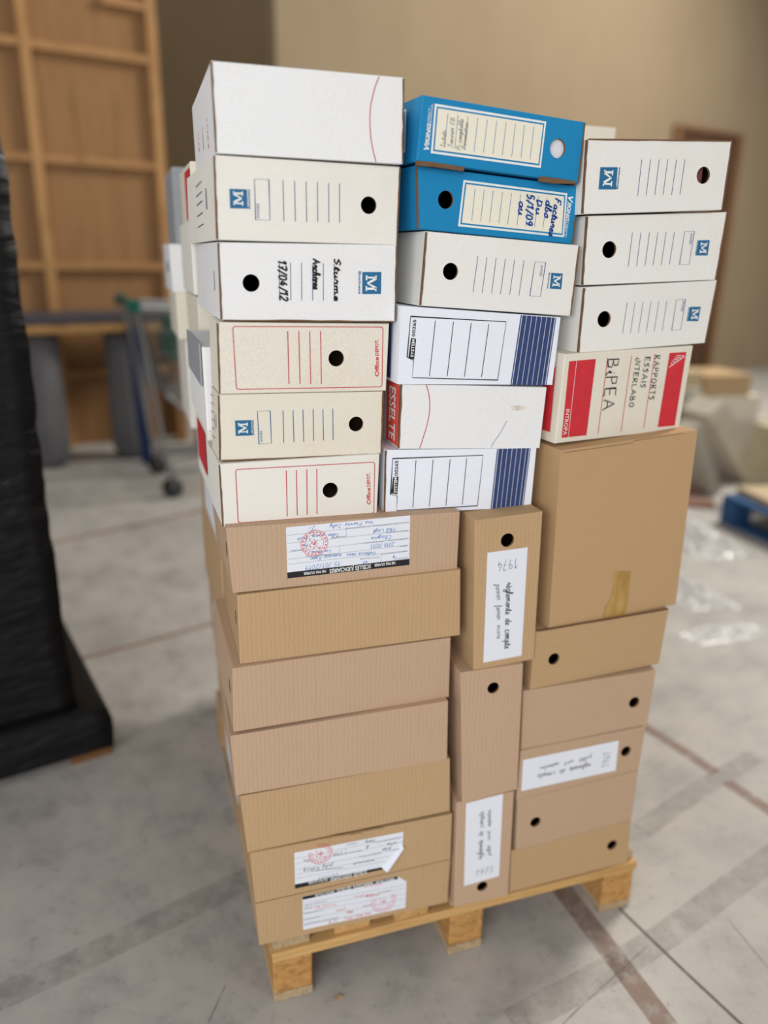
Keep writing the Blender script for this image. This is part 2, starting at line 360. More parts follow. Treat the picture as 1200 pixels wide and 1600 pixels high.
FITS = {  # x, y of the front left foot of each box, and its turn
'L1': (-.028, .018, -.019), 'L2': (-.031, .022, .020), 'L3': (-.030, .025, -.003), 'L4': (-.038, .023, .019), 'L5': (-.041, .026, .010), 'L6': (-.044, .018, .013),
'B1': (-.035, .001, -.018), 'B2': (-.030, -.002, -.028), 'B3': (-.044, -.010, -.004), 'B4': (-.048, -.009, -.045), 'B5': (-.036, -.006, -.047), 'B6': (-.027, -.010, -.033), 'B7': (-.023, -.008, -.026),
'M1': (.228, .008, .061), 'M2': (.232, .021, .066), 'M3': (.241, .016, .024), 'M4': (.208, .011, .009), 'M5': (.214, .018, -.014), 'M6': (.195, .021, -.035), 'M7': (.333, -.026, -.002), 'M8': (.324, -.029, -.035), 'M9': (.323, -.029, -.028),
'R1': (.485, .017, .004), 'R2': (.502, .027, .014), 'R3': (.500, .015, .062), 'R4': (.467, .003, .097), 'R5': (.471, -.018, .058), 'R6': (.444, -.022, .033), 'R7': (.432, -.024, -.013), 'R8': (.432, -.029, .020), 'R9': (.437, -.028, .012), 'R10': (.433, -.027, -.004)}
class Box: pass
def archive_box(key, corners, depth, mat, label, hole=None, edges='', group=None, left_hole=None, hole_r=None):
    x, y, yw = FITS[key]; ex = Vector((math.cos(yw), math.sin(yw), 0)); n = Vector((math.sin(yw), -math.cos(yw), 0))
    F = Face((x, y, 0), ex, n)
    q = [F.st(p) for p in corners]
    if key in ('B7', 'M9', 'R10'):
        for v in q[2:]: v[1] = max(v[1], .1302)
    W = [F.w(a) for a in q]               # TL TR BR BL
    base = (W[2]+W[3])/2 - n*(depth/2); base.z = min(W[2].z, W[3].z)
    t = thing('archive_box', label, 'box', base, group)
    B = Box(); B.t = t; B.F = F; B.q = q; B.W = W
    B.L = Face(W[3]-n*depth, n, -ex)                                          # left side, seen from the left: s runs to the front
    bm = bmesh.new(); fr = [bm.verts.new(v) for v in W]; sag = random.uniform(-.0015, .0015)
    bk = [bm.verts.new(v-n*(depth+random.uniform(-.002, .002))+Vector((0, 0, sag))) for v in W]
    h = None
    if hole:
        c = F.st(hole[:2]); h = (F.w(c), ex, Vector((0, 0, 1)), (hole[2]*F.mpp(hole[:2])))
    quad_hole(bm, [fr[3], fr[2], fr[1], fr[0]], h, 0, n)
    lh = None
    if left_hole:
        mid = (W[0]+W[3])/2-n*left_hole[0]; lh = (mid+Vector((0, 0, left_hole[1])), n, Vector((0, 0, 1)), left_hole[2])
    quad_hole(bm, [bk[3], fr[3], fr[0], bk[0]], lh, 0, -ex)
    for vs in ((bk[2], bk[3], bk[0], bk[1]), (fr[2], bk[2], bk[1], fr[1]), (fr[0], fr[1], bk[1], bk[0]), (fr[2], fr[3], bk[3], bk[2])):
        bm.faces.new(vs)
    S = fr+bk; ed = [e for e in bm.edges if e.verts[0] in S and e.verts[1] in S and abs(e.calc_face_angle(0)) > .7]
    bmesh.ops.bevel(bm, geom=ed, offset=.0014, segments=2, affect='EDGES', profile=.5)
    bmesh.ops.recalc_face_normals(bm, faces=bm.faces[:])
    B.body = bm_obj('body', bm, [mat, INSIDE], t)
    if hole:                                                                  # added liner behind the hole, its brown darkened to stand for shade inside
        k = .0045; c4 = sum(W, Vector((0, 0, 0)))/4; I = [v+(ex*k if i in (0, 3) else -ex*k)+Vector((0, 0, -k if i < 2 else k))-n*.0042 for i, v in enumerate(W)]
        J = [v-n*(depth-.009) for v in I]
        mesh_obj('inner_lining', I+J, [(4, 5, 6, 7), (0, 4, 7, 3), (1, 2, 6, 5), (0, 1, 5, 4), (3, 7, 6, 2)], HOLE_SHADE, t)
    for e in edges:                                                           # raw board showing along an edge of the front
        a, b = {'l': (W[3], W[0]), 'r': (W[2], W[1]), 'b': (W[3], W[2]), 't': (W[0], W[1])}[e]
        inw = {'l': ex, 'r': -ex, 'b': Vector((0, 0, 1)), 't': Vector((0, 0, -1))}[e]
        bm = bmesh.new(); K = 9; prev = None
        for i in range(K+1):
            p = a.lerp(b, .01+.98*i/K); w = .0012+random.uniform(-.0005, .0006); o = .0006+random.uniform(0, .0005)
            c = [bm.verts.new(v) for v in (p-inw*.0007+n*o, p+inw*w+n*o, p+inw*w-n*.003, p-inw*.0007-n*.003)]
            if prev:
                for k in range(4): bm.faces.new((prev[k], prev[(k+1) % 4], c[(k+1) % 4], c[k]))
            else: bm.faces.new(c)
            prev = c
        bm.faces.new(prev[::-1]); bmesh.ops.recalc_face_normals(bm, faces=bm.faces[:])
        e_ = bm_obj('cut_edge', bm, CUT, t); e_['label'] = 'raw brown corrugated edge'
    return B
def plain_box(x0, x1, y0, y1, z0, z1, mat, label, group=None, name='archive_box', bev=.002, edge=None):
    t = thing(name, label, 'box', ((x0+x1)/2, (y0+y1)/2, z0), group)
    box_obj('body', x0, x1, y0, y1, z0, z1, mat, t, bev, jit=.0015)
    return t
def paper(face, pts, parent, lay=1, name='paper_label'):
    """a stuck-on sheet with a little thickness"""
    q = [face.st(p) for p in pts]
    ar = sum(_cr(q[i], q[(i+1) % len(q)]) for i in range(len(q)))
    if ar < 0: q = q[::-1]
    top = [face.w(a, .0005) for a in q]; bot = [face.w(a, .0001) for a in q]; n = len(q)
    return mesh_obj(name, top+bot, [list(range(n))]+[[i, i+n, (i+1) % n+n, (i+1) % n] for i in range(n)], PAPER, parent)
def Z(ox, oy, k): return lambda *c: [(ox+c[i]/k, oy+c[i+1]/k) for i in range(0, len(c), 2)]
# ================================================================== the setting
def floor_mat():
    m, nt, b = new_mat('worn_concrete'); b.inputs['Specular IOR Level'].default_value = .3
    v = mapping(nt, (1, 1, 1))
    n1 = N(nt, 'ShaderNodeTexNoise', Scale=2.2, Detail=9.0, Roughness=.68); n2 = N(nt, 'ShaderNodeTexNoise', Scale=9.0, Detail=8.0, Roughness=.75); n3 = N(nt, 'ShaderNodeTexNoise', Scale=38.0, Detail=6.0, Roughness=.7)
    for n in (n1, n2, n3): nt.links.new(v, n.inputs['Vector'])
    c1 = ramp(nt, n1.outputs[0], [(.32, rgb(154, 150, 146)), (.5, rgb(172, 168, 163)), (.7, rgb(184, 180, 174))])
    c2 = ramp(nt, n2.outputs[0], [(.28, (.74, .74, .75, 1)), (.5, (1, 1, 1, 1)), (.75, (1.09, 1.06, 1.04, 1))])
    c3 = ramp(nt, n3.outputs[0], [(.27, (.66, .64, .62, 1)), (.43, (1, 1, 1, 1))])
    c = mixc(nt, 1.0, mixc(nt, 1.0, c1, c2, 'MULTIPLY'), c3, 'MULTIPLY'); nt.links.new(c, b.inputs['Base Color'])
    r = ramp(nt, n2.outputs[0], [(.3, (.55, .55, .55, 1)), (.7, (.75, .75, .75, 1))]); nt.links.new(r, b.inputs['Roughness'])
    bp = N(nt, 'ShaderNodeBump', Strength=.12, Distance=.003); nt.links.new(n3.outputs[0], bp.inputs['Height']); nt.links.new(bp.outputs[0], b.inputs['Normal']); return m
def worn(name, col, lo, hi, amax=.6):
    m, nt, b = new_mat(name); b.inputs['Base Color'].default_value = col; b.inputs['Roughness'].default_value = .7
    n = N(nt, 'ShaderNodeTexNoise', Scale=24.0, Detail=8.0, Roughness=.7); nt.links.new(mapping(nt, (1, 1, 1)), n.inputs['Vector'])
    c = ramp(nt, n.outputs[0], [(lo, (0, 0, 0, 1)), (hi, (amax,)*3+(1,))]); nt.links.new(c, b.inputs['Alpha']); return m
FLOOR = floor_mat()
floor = struct(mesh_obj('floor', [(-11, -9, 0), (15, -9, 0), (15, 13, 0), (-11, 13, 0)], [(0, 1, 2, 3)], FLOOR)); floor['label'] = 'grey worn concrete floor with stripes and joints'
def floor_line(name, pts, w, mat):
    q = [on_z(*p) for p in pts]; V = []; F = []
    for i, p in enumerate(q):
        d = (q[min(i+1, len(q)-1)]-q[max(i-1, 0)]).normalized(); nn = Vector((-d.y, d.x, 0))*w/2
        V += [p-nn+Vector((0, 0, .0007)), p+nn+Vector((0, 0, .0007))]
    for i in range(len(q)-1): F.append((2*i, 2*i+2, 2*i+3, 2*i+1))
    mesh_obj(name, V, F, mat, floor)
STRIPE = worn('worn_red_paint', rgb(142, 114, 100), .28, .55, .62); BAND = worn('grey_patch_band', rgb(132, 127, 120), .3, .75, .36); JOINT = worn('floor_joint_dirt', rgb(92, 82, 74), .2, .45, .75); FINE = worn('hairline_dirt', rgb(110, 102, 94), .3, .6, .4); BROWNJ = worn('brown_joint', rgb(140, 108, 82), .2, .5, .8)
floor_line('painted_stripe', [(1000, 1131), (1060, 1168), (1118, 1208)], .034, STRIPE)
floor_line('painted_stripe', [(1136, 1222), (1200, 1265), (1290, 1330)], .034, STRIPE)
floor_line('painted_stripe', [(780, 1268), (880, 1392), (960, 1495), (1040, 1602), (1080, 1660)], .044, STRIPE)
floor_line('floor_joint', [(905, 1350), (968, 1420), (1070, 1518), (1160, 1602), (1230, 1670)], .006, JOINT)
floor_line('patch_band', [(1230, 1322), (1120, 1402), (1040, 1462), (960, 1512), (800, 1600)], .055, BAND)
floor_line('patch_band', [(1180, 1180), (1090, 1236), (1000, 1298)], .05, BAND)
floor_line('floor_joint', [(1240, 1560), (1135, 1434)], .003, FINE)
floor_line('floor_joint', [(1010, 1480), (900, 1580), (860, 1620)], .003, FINE)
floor_line('floor_joint', [(80, 1042), (125, 1030), (230, 1003), (340, 972)], .016, BROWNJ)
floor_line('floor_joint', [(80, 849), (200, 824), (330, 794)], .03, BROWNJ)
floor_line('patch_band', [(-30, 1572), (110, 1508), (250, 1440), (400, 1366)], .06, BAND)
floor_line('floor_joint', [(325, 1600), (352, 1540)], .003, FINE)
ANG = math.radians(14); AX = Vector((math.cos(ANG), math.sin(ANG), 0)); NX = Vector((-math.sin(ANG), math.cos(ANG), 0))
def frame_m(P): return Matrix(((AX.x, NX.x, 0, P[0]), (AX.y, NX.y, 0, P[1]), (0, 0, 1, P[2]), (0, 0, 0, 1)))
def wall_mat(name, c1, c2):
    m, nt, b = new_mat(name); b.inputs['Roughness'].default_value = .85; b.inputs['Specular IOR Level'].default_value = .15
    n = N(nt, 'ShaderNodeTexNoise', Scale=1.6, Detail=6.0, Roughness=.6); nt.links.new(mapping(nt, (1, 1, .6)), n.inputs['Vector'])
    nt.links.new(ramp(nt, n.outputs[0], [(.3, c2), (.65, c1)]), b.inputs['Base Color']); return m
WALL = wall_mat('beige_painted_wall', rgb(155, 138, 113), rgb(148, 130, 106)); DARKW = wall_mat('grey_brown_wall', rgb(172, 150, 121), rgb(163, 141, 112))
MW = frame_m((.5, 5, 0))
w1 = struct(box_obj('wall_back', .545, 13.5, 0, .14, 0, 5.2, WALL, None, .004, MW)); w1['label'] = 'beige painted wall'
w2 = struct(box_obj('wall_recess', -9.5, 1.6, 1.7, 1.85, 0, 5.2, DARKW, None, 0, MW)); w2['label'] = 'darker grey-brown wall set back'
DOORM = wood('dark_door_wood', rgb(86, 58, 40), rgb(70, 46, 32), (4, 4, .5), .5)
d1 = struct(box_obj('door_1', 4.95, 5.86, -.03, .0, 0, 2.5, DOORM, None, .004, MW)); d1['label'] = 'dark brown door leaf'
t1 = bmesh.new(); bm_box(t1, 5.87, 5.96, -.05, 0, 0, 2.53, MW); bm_box(t1, 4.86, 4.94, -.05, 0, 0, 2.53, MW); bm_box(t1, 4.94, 5.87, -.05, 0, 2.5, 2.53, MW)
struct(bm_obj('trim_1', t1, wood('door_frame_wood', rgb(128, 94, 64), rgb(108, 78, 52), (4, 4, .5), .6)))
# ================================================================== the pallet under the stack
PT, PW, PD = .1295, .719, .83
pal = thing('wooden_pallet', 'pale pine pallet with chipboard blocks under the stack of boxes', 'pallet', (PW/2, PD/2, 0))
for i in range(7):
    x = i*(PW-.066)/6
    box_obj('deck_board', x, x+.066, -.004+random.uniform(-.003, .003), PD, .1095, PT, PINE_Y if i % 3 else GREYWOOD, pal, .0015, jit=.001)
for y in (0, PD/2-.05, PD-.1): box_obj('stringer_board', -.002, PW+.004, y-(.012 if y == 0 else 0), y+.1, .0905, .1095, PINE, pal, .0015, jit=.001)
for x in (0, PW/2-.034, PW-.068):
    for y in (0, PD/2-.05, PD-.1): box_obj('block', x, x+.068, y-(.010 if y == 0 else 0), y+.1, .0175, .0905, CHIP, pal, .003, jit=.001)
    box_obj('bottom_board', x-.001, x+.068, -.011, PD, 0, .0175, GREYWOOD, pal, .002)
# ================================================================== front boxes, left white column
a = Z(240, 80, 3)
def set_logo(B, sq, m0, m1, mh, b0, b1, bh=4.2):
    lg = Print(B.F, 1).poly(sq).done('logo', P_TEAL, B.t); lg['label'] = 'blue square logo with white serif letter M'
    Print(B.F, 2).logo_m(m0, m1, mh).done('logo_letter', P_WHITE, lg)
    Print(B.F, 1).text('Business', b0, b1, bh, .018).done('logo_wording', P_TEAL, lg)
def ruled(B, T, lines, mat, w=.0009):
    p = Print(B.F, 1)
    for l in lines: p.line(T(*l), w)
    return p.done('ruled_lines', mat, B.t)
def year_box(B, rect, a0, a1, mat=P_TEAL, h=3.6):
    p = Print(B.F, 1).frame(rect, .0007); p.text('ANNÉE', a0, a1, h); return p.done('year_field', mat, B.t)
B = archive_box('L1', [(329.5, 95), (631, 121.5), (629, 256), (337.7, 239)], .33, WHITE, 'white archive box with a thin red arc, on top of the left white stack', edges='lr')
Print(B.F, 1).line(a(1057, 118, 1038, 165, 1025, 215, 1016, 262, 1013, 310, 1014, 360, 1018, 410, 1028, 465, 1042, 520), .0012).done('printed_arc', P_REDL, B.t)
Print(B.L, 1).hand('CZIVZIAT', (327, 232), (322, 147), 4, .0022).hand('rvrmunrn', (319, 234), (315, 168), 4, .0022).hand('CTIZVC', (312.5, 238), (310, 188), 4, .0022).done('handwriting', I_PINK, B.t)
B = archive_box('L2', [(334.3, 241.7), (625, 260.3), (620, 383), (339, 375)], .33, WHITE2, 'off-white archive box under the red-arc box, blue M logo at left', hole=(576, 320.7, 13), edges='lr')
set_logo(B, a(355, 645, 437, 648, 440, 738, 358, 736), *a(420, 724, 418, 658), 16, *a(453, 739, 450, 648))
year_box(B, a(472, 600, 540, 602, 545, 793, 478, 790), *a(496, 784, 494, 715), P_NAVYL, 4)
ruled(B, a, [(606, 605, 610, 797), (660, 608, 664, 797), (714, 611, 717, 800), (767, 614, 769, 800), (820, 617, 821, 803), (871, 620, 871, 804)], P_NAVYL)
p = Print(B.L, 1)
for y in (.02, .035, .05, .062, .075): p.ribbon([Vector((.13, y)), Vector((.2, y+.003))], .0012)
p.done('side_print', P_NAVYL, B.t); p = Print(B.L, 1)
p.ribbon([Vector((.245, .04)), Vector((.245, .066))], .006); p.done('side_wording', P_NAVYL, B.t)
a = Z(240, 360, 3)
B = archive_box('L3', [(340.7, 378.3), (620, 382.7), (617.3, 502.7), (345.7, 500.7)], .33, WHITE, 'white archive box dated 17/04/12 in black marker', hole=(392.3, 442.3, 13.6), edges='lrb')
set_logo(B, a(978, 195, 1067, 195, 1065, 298, 977, 298), *a(994, 210, 993, 284), 18, *a(960, 192, 960, 298))
ruled(B, a, [(589, 150, 590, 328), (641, 152, 643, 328), (693, 152, 694, 329), (745, 154, 745, 329), (795, 154, 795, 329), (846, 156, 846, 330)], P_NAVYL)
Print(B.F, 2).hand('17/04/12', *a(582, 138, 592, 330), 13, .0022).hand('Archives', *a(746, 132, 748, 275), 11, .0022).hand('Sturme', *a(846, 130, 846, 330), 10, .002).done('handwriting', I_BLACK, B.t)
p = Print(B.L, 1); p.poly_st([Vector(v) for v in ((.27, .035), (.274, .035), (.274, .06), (.27, .06))]); p.done('side_slot', P_BLACK, B.t)
B = archive_box('L4', [(339.3, 503.3), (608.3, 505.7), (603.3, 610.7), (343.3, 616)], .085, SPECK, 'speckled beige archive box with a red frame, lettering along its right edge', hole=(525.3, 560, 12.4), edges='l')
def depot(B, T, rect, lines, t0, t1):
    pr = Print(B.F, 1).frame(T(*rect), .0011, .004)
    pr.done('printed_frame', P_REDL, B.t); ruled(B, T, lines, P_REDL, .0012)
    (x0, y0), (x1, y1) = t0, t1; k = .53
    m = (x0+(x1-x0)*k, y0+(y1-y0)*k); m2 = (x0+(x1-x0)*(k+.03), y0+(y1-y0)*(k+.03))
    Print(B.F, 1).text('Office', t0, m, 6, .022).text('DEPOT.', m2, t1, 5.2, .022).done('printed_wording', P_RED, B.t)
depot(B, a, (370, 450, 1075, 453, 1070, 733, 388, 745), [(628, 472, 634, 720), (680, 472, 686, 720), (731, 472, 736, 720), (782, 472, 786, 720)], *a(1055, 685, 1053, 510))
a = Z(280, 580, 3.3333)
B = archive_box('L5', [(341.5, 616.6), (598.6, 611.5), (595.6, 709.6), (343.6, 720.4)], .085, CREAM, 'cream archive box between two red-framed boxes, blue M logo', hole=(556.3, 662.5, 11.4), edges='lrb')
set_logo(B, a(290, 257, 374, 254, 377, 334, 294, 337), *a(358, 322, 356, 267), 15, *a(390, 332, 386, 254))
year_box(B, a(407, 208, 473, 206, 480, 376, 415, 379), *a(434, 369, 431, 310))
ruled(B, a, [(540, 205, 544, 372), (592, 203, 597, 369), (644, 200, 648, 367), (697, 198, 699, 363), (748, 197, 751, 360), (799, 195, 801, 358)], P_TEAL, .001)
p = Print(B.L, 1)
for y in (.02, .032, .044, .056, .068, .08): p.ribbon([Vector((.01, y)), Vector((.04, y+.002))], .001)
p.done('side_print', P_NAVYL, B.t); p = Print(B.L, 1); p.ribbon([Vector((.055, .04)), Vector((.055, .058))], .005); p.done('side_wording', P_NAVYL, B.t)
B = archive_box('L6', [(342.5, 725.5), (593.5, 709.6), (589, 805), (348.4, 824)], .145, WHITE2, 'white red-framed archive box, lowest of the left white stack', hole=(516, 766, 11.8), edges='l')
depot(B, a, (293, 512, 1018, 473, 1013, 738, 307, 790), [(557, 517, 562, 754), (610, 515, 614, 750), (664, 511, 666, 747), (716, 509, 717, 743)], *a(997, 693, 993, 528))
# ================================================================== brown boxes, left column
BR_L = {
 'B1': ([(352.8, 825), (719, 800), (714.4, 890), (364, 927.4)], KRAFT_P, 'pinkish brown box with an upside-down seal form, topmost of left brown column'),
 'B2': ([(370.4, 930.4), (719.9, 890), (719, 992.7), (375.2, 1038.5)], KRAFT_Y, 'yellowish ribbed brown box jutting right, second of left brown column'),
 'B3': ([(363, 1044.8), (704.5, 996.4), (701.7, 1089.3), (365, 1144.3)], KRAFT_P, 'plain pinkish brown box, third from top of left brown column'),
 'B4': ([(360, 1150), (700, 1095), (698.3, 1186.7), (368.3, 1242.7)], KRAFT_P, 'plain pinkish brown box, fourth from top of left brown column'),
 'B5': ([(375, 1244), (702.7, 1185), (702.7, 1266.7), (386.7, 1331.7)], KRAFT_Y, 'plain yellowish ribbed box, fifth from top of left brown column'),
 'B6': ([(390.6, 1333.6), (706.5, 1271.5), (703.5, 1342), (399, 1411)], KRAFT_Y, 'brown box with a peeling seal form and a tucked closing tab'),
 'B7': ([(399, 1412.5), (703.5, 1343), (699, 1409.5), (405, 1477)], KRAFT_Y, 'lowest box of left brown column, seal form with red writing')}
BX = {}
for k, (c, m, lab) in BR_L.items(): BX[k] = archive_box(k, c, .25, m, lab, left_hole=(.035, .005, .011) if k in ('B1', 'B2', 'B3') else None)
def seal_form(B, T, outline, bar, bar_pts, stamp, body, hands, ink, lay=2, stamp_r=11, grid=None, arc=(0, 360), smat=None):
    lab = paper(B.F, T(*outline), B.t); lab['label'] = 'white printed seal form with black bar'
    br = Print(B.F, lay).poly(T(*bar)).done('black_bar', P_BLACK, lab)
    p = Print(B.F, lay+1)
    for t, c, h in bar_pts: p.text(t, *T(*c), h, .02)
    p.done('bar_wording', P_WHITE, lab)
    if grid:
        p = Print(B.F, lay)
        for g in grid: p.line(T(*g), .00045)
        p.done('form_rules', P_GREY, lab)
    p = Print(B.F, lay)
    for t, c, h in body: p.text(t, *T(*c), h)
    p.done('form_print', I_GREY, lab)
    p = Print(B.F, lay)
    for t, c, h in hands: p.hand(t, *T(*c), h, .0006, wob=.04)
    p.done('handwriting', ink, lab)
    c = T(*stamp)[0]; r = stamp_r*B.F.mpp(c)
    p = Print(B.F, lay+1).ring(c, r, .0008, *arc).ring(c, r*.86, .0022, arc[0], arc[1], 1).ring(c, r*.68, .0006, *arc)
    q = B.F.st(c); rn = random.Random(3)
    for i in range(16):
        an = rn.uniform(0, 6.28); d = rn.uniform(0, r*.5); o = q+Vector((math.cos(an), math.sin(an)))*d
        p.ribbon([o, o+Vector((rn.uniform(-.004, .004), rn.uniform(-.003, .004)))], .0014)
    p.done('red_stamp', smat or STAMP, lab); return lab
a = Z(430, 800, 5.217)
seal_form(BX['B1'], a, (87, 125, 1100, 27, 1091, 430, 100, 540), (97, 492, 1093, 380, 1091, 430, 100, 540),
    [('NE PAS OUVRIR', (976, 402, 806, 422), 4.2), ('SCELLÉS JUDICIAIRES', (778, 424, 440, 465), 6.2), ('NE PAS OUVRIR', (412, 470, 230, 490), 4.2)],
    (318, 253), [('LE (OU LES) DETENTEUR(S) OU OCCUPANT(S)', (1086, 80, 570, 130), 1.9), ('PERSONNE MENTIONNEE', (1084, 146, 915, 160), 1.9), ('L\'ENQUETEUR', (575, 192, 455, 205), 1.9), ('NUMERO DU P.V. - LIBELLE DU SCELLE', (1084, 212, 705, 250), 1.9), ('AFFAIRE', (1080, 268, 1015, 274), 1.9),
     ('OBJET DE L\'INFRACTION', (1080, 312, 860, 338), 1.9), ('DATE ET SIGNATURE', (850, 362, 690, 376), 1.9), ('SERVICE', (1080, 366, 1000, 374), 1.9), ('LE(S) REPRESENTANT(S)', (515, 335, 250, 355), 1.9), ('P. PROCUREUR', (230, 300, 132, 310), 1.9)],
    [('Ins Pierre Joly', (800, 70, 445, 105), 6), ('Phil Lagt', (980, 125, 800, 148), 6), ('Clagne', (950, 185, 780, 205), 6), ('2018 /0313', (970, 245, 778, 265), 6), ('Violence avec', (825, 320, 580, 340), 6), ('menace Agen', (540, 340, 285, 370), 6), ('15 /01/2019', (530, 400, 245, 440), 7), ('Lia Anne', (455, 305, 300, 320), 5), ('Tulan', (520, 172, 430, 180), 5), ('Pa', (265, 255, 232, 260), 6),
     ('Z', (325, 105, 268, 140), 7), ('lnz', (262, 195, 180, 215), 6), ('63', (750, 398, 715, 402), 4), ('Ty', (995, 358, 960, 362), 5), ('jany', (400, 180, 300, 190), 5)],
    I_BLUE2, stamp_r=20.5, grid=[(95, 190, 1088, 80), (96, 255, 1086, 150), (100, 325, 1086, 210), (104, 385, 1086, 268), (108, 425, 1080, 315), (578, 140, 578, 210), (524, 285, 524, 340), (862, 345, 862, 400)])
a = Z(440, 1290, 5.4545)
lab = seal_form(BX['B6'], a, (107, 232, 1037, 52, 1030, 165, 850, 352, 865, 368, 115, 533), (112, 500, 852, 352, 868, 369, 115, 535),
    [('NE PAS OUVRIR', (392, 446, 225, 478), 3.8), ('SCELLÉS', (725, 378, 612, 402), 5.6), ('JUDICIAIRES', (600, 404, 412, 444), 5.6), ('NE PAS', (842, 354, 752, 374), 3.8)][1:3]+[('NE PAS OUVRIR', (392, 446, 225, 478), 3.8)],
    (330, 238), [('LE DETENTEUR', (650, 140, 555, 158), 1.9), ('OCCUPANT DES LIEUX', (1015, 95, 810, 135), 1.9), ('PERSONNE MENTIONNEE', (680, 205, 440, 250), 1.9), ('NUMERO DU SCELLE', (850, 225, 665, 262), 1.9), ('REPRESENTANT', (520, 350, 250, 382), 1.9), ('AFFAIRE', (1010, 190, 940, 205), 1.9)],
    [('Pernig', (800, 112, 715, 132), 5), ('juty Renuy', (435, 322, 185, 372), 7), ('le Caron', (930, 180, 860, 195), 5), ('La Fran', (980, 135, 900, 150), 5), ('Lia', (515, 215, 440, 235), 5), ('24/11/17', (480, 405, 315, 435), 5), ('ob', (745, 165, 720, 172), 5), ('Vio', (240, 280, 190, 290), 5), ('menace', (790, 285, 610, 320), 4)],
    I_GREY, stamp_r=16.5, grid=[(110, 280, 1035, 90), (112, 325, 1030, 135), (113, 375, 990, 195), (114, 415, 930, 255), (114, 450, 890, 300), (545, 180, 545, 235)], arc=(-200, 110))
# the peeling corner: a curled strip of the sheet bending out towards the front and back over itself
F = BX['B6'].F; V = []; FF = []
e0, e1 = F.st(a(1030, 165)[0]), F.st(a(850, 352)[0]); tip0, tip1 = F.st(a(1030, 175)[0]), F.st(a(905, 378)[0])
K = 6
for i in range(K+1):
    s = i/K; off = .0006+.007*math.sin(s*math.pi*.75)
    for A_, T_ in ((e0, tip0), (e1, tip1)):
        V.append(F.w(A_.lerp(T_, s), off))
for i in range(K): FF.append((2*i, 2*i+1, 2*i+3, 2*i+2))
mesh_obj('peeling_corner', V, FF, PAPER, lab, smooth=True)
bm = bmesh.new()   # closing tab tucked over the top edge
for pts in (((400, 92), (590, 62), (592, 88), (430, 118)), ((585, 66), (680, 48), (670, 78), (600, 98)), ((672, 44), (852, 10), (845, 28), (690, 56))):
    q = [F.st(a(*p_)[0]) for p_ in pts]; bm_hexa(bm, [F.w(v, .0002) for v in q], [F.w(v, .0045) for v in q])
bmesh.ops.recalc_face_normals(bm, faces=bm.faces[:]); bm_obj('closing_tab', bm, KRAFT_Y, BX['B6'].t)
seal_form(BX['B7'], a, (178, 605, 985, 430, 1065, 475, 1055, 697, 183, 888), (178, 605, 985, 430, 992, 452, 180, 630),
    [('NE PAS OUVRIR', (285, 602, 450, 568), 3.8), ('SCELLÉS', (472, 562, 592, 538), 5.2), ('JUDICIAIRES', (605, 535, 780, 497), 5.2), ('NE PAS OUVRIR', (800, 490, 960, 458), 3.8)],
    (868, 645), [('OBJET DE L\'INFRACTION', (190, 685, 385, 645), 1.9), ('AFFAIRE', (190, 715, 260, 700), 1.9), ('NUMERO DU P.V.', (190, 755, 350, 722), 1.9), ('PERSONNE', (195, 805, 320, 778), 1.9), ('LE DETENTEUR OU OCCUPANT', (195, 842, 480, 785), 1.9), ('OCCUPANT', (820, 578, 930, 555), 1.9), ('SIGNATURE', (690, 690, 760, 675), 1.9)],
    [('Viol par', (610, 615, 780, 590), 5), ('18/2014', (275, 712, 465, 682), 5), ('Maud', (440, 735, 540, 712), 5), ('Dupin', (550, 745, 610, 738), 6), ('le 25', (400, 835, 470, 820), 5), ('Baran', (700, 525, 860, 500), 4), ('Pont', (530, 800, 600, 790), 5), ('Leroy Jean', (620, 780, 760, 750), 5), ('Renau', (720, 615, 830, 590), 5)],
    STAMP, stamp_r=17, grid=[(180, 660, 1060, 500), (181, 700, 1060, 530), (182, 745, 1058, 575), (182, 800, 1057, 620), (183, 850, 1056, 665)], arc=(150, 400), smat=STAMP2)
# ================================================================== middle column
a = Z(600, 130, 3.75)
B = archive_box('M1', [(660.8, 148.1), (914, 190.8), (903.5, 286), (650.7, 251.3)], .33, BLUEC, 'blue archive box with pencilled label, upper of the two blue ones', hole=(871.5, 231.9, 13.6), edges='r')
def viking(B, T, frame, inset, lines, words, under):
    p = Print(B.F, 1).poly(T(*frame)).done('label_border', P_WHITE, B.t)
    q = [B.F.st(v) for v in T(*frame)]; c = sum(q, Vector((0, 0)))/4
    ex = (q[1]-q[0]).normalized(); ez = (q[0]-q[3]).normalized()
    def ins(d): return [q[0]+ex*d-ez*d, q[1]-ex*d-ez*d, q[2]-ex*d+ez*d, q[3]+ex*d+ez*d]
    b = Print(B.F, 2); b.poly_st(ins(.0028)); b.done('label_border_line', P_TEAL if False else BLUEC, B.t)
    w = Print(B.F, 3); w.poly_st(ins(.0048)); w.done('label_panel', PANEL, B.t)
    ln = Print(B.F, 4)
    for l in lines: ln.line(T(*l), .0007)
    ln.done('ruled_lines', P_BLUEL, B.t)
    wd = Print(B.F, 1)
    for t, cc, h, bo in words: wd.text(t, *T(*cc), h, bo, .25)
    wd.line(T(*under), .0007); wd.done('printed_wording', P_WHITE, B.t)
viking(B, a, (297, 120, 950, 225, 917, 497, 273, 410), 0, [(372, 178, 352, 378), (431, 187, 412, 386), (489, 195, 469, 393), (547, 203, 525, 402), (603, 212, 580, 409), (658, 222, 636, 416), (713, 230, 690, 424), (767, 238, 745, 432), (820, 247, 799, 440), (876, 255, 852, 447)],
    [('V', (260, 404, 265, 368), 8.5, .04), ('IKING', (258, 364, 272, 240), 5.5, .04), ('DIRECT', (268, 232, 277, 150), 4.8, .0)], (262, 366, 281, 150, 285, 122, 272, 140))
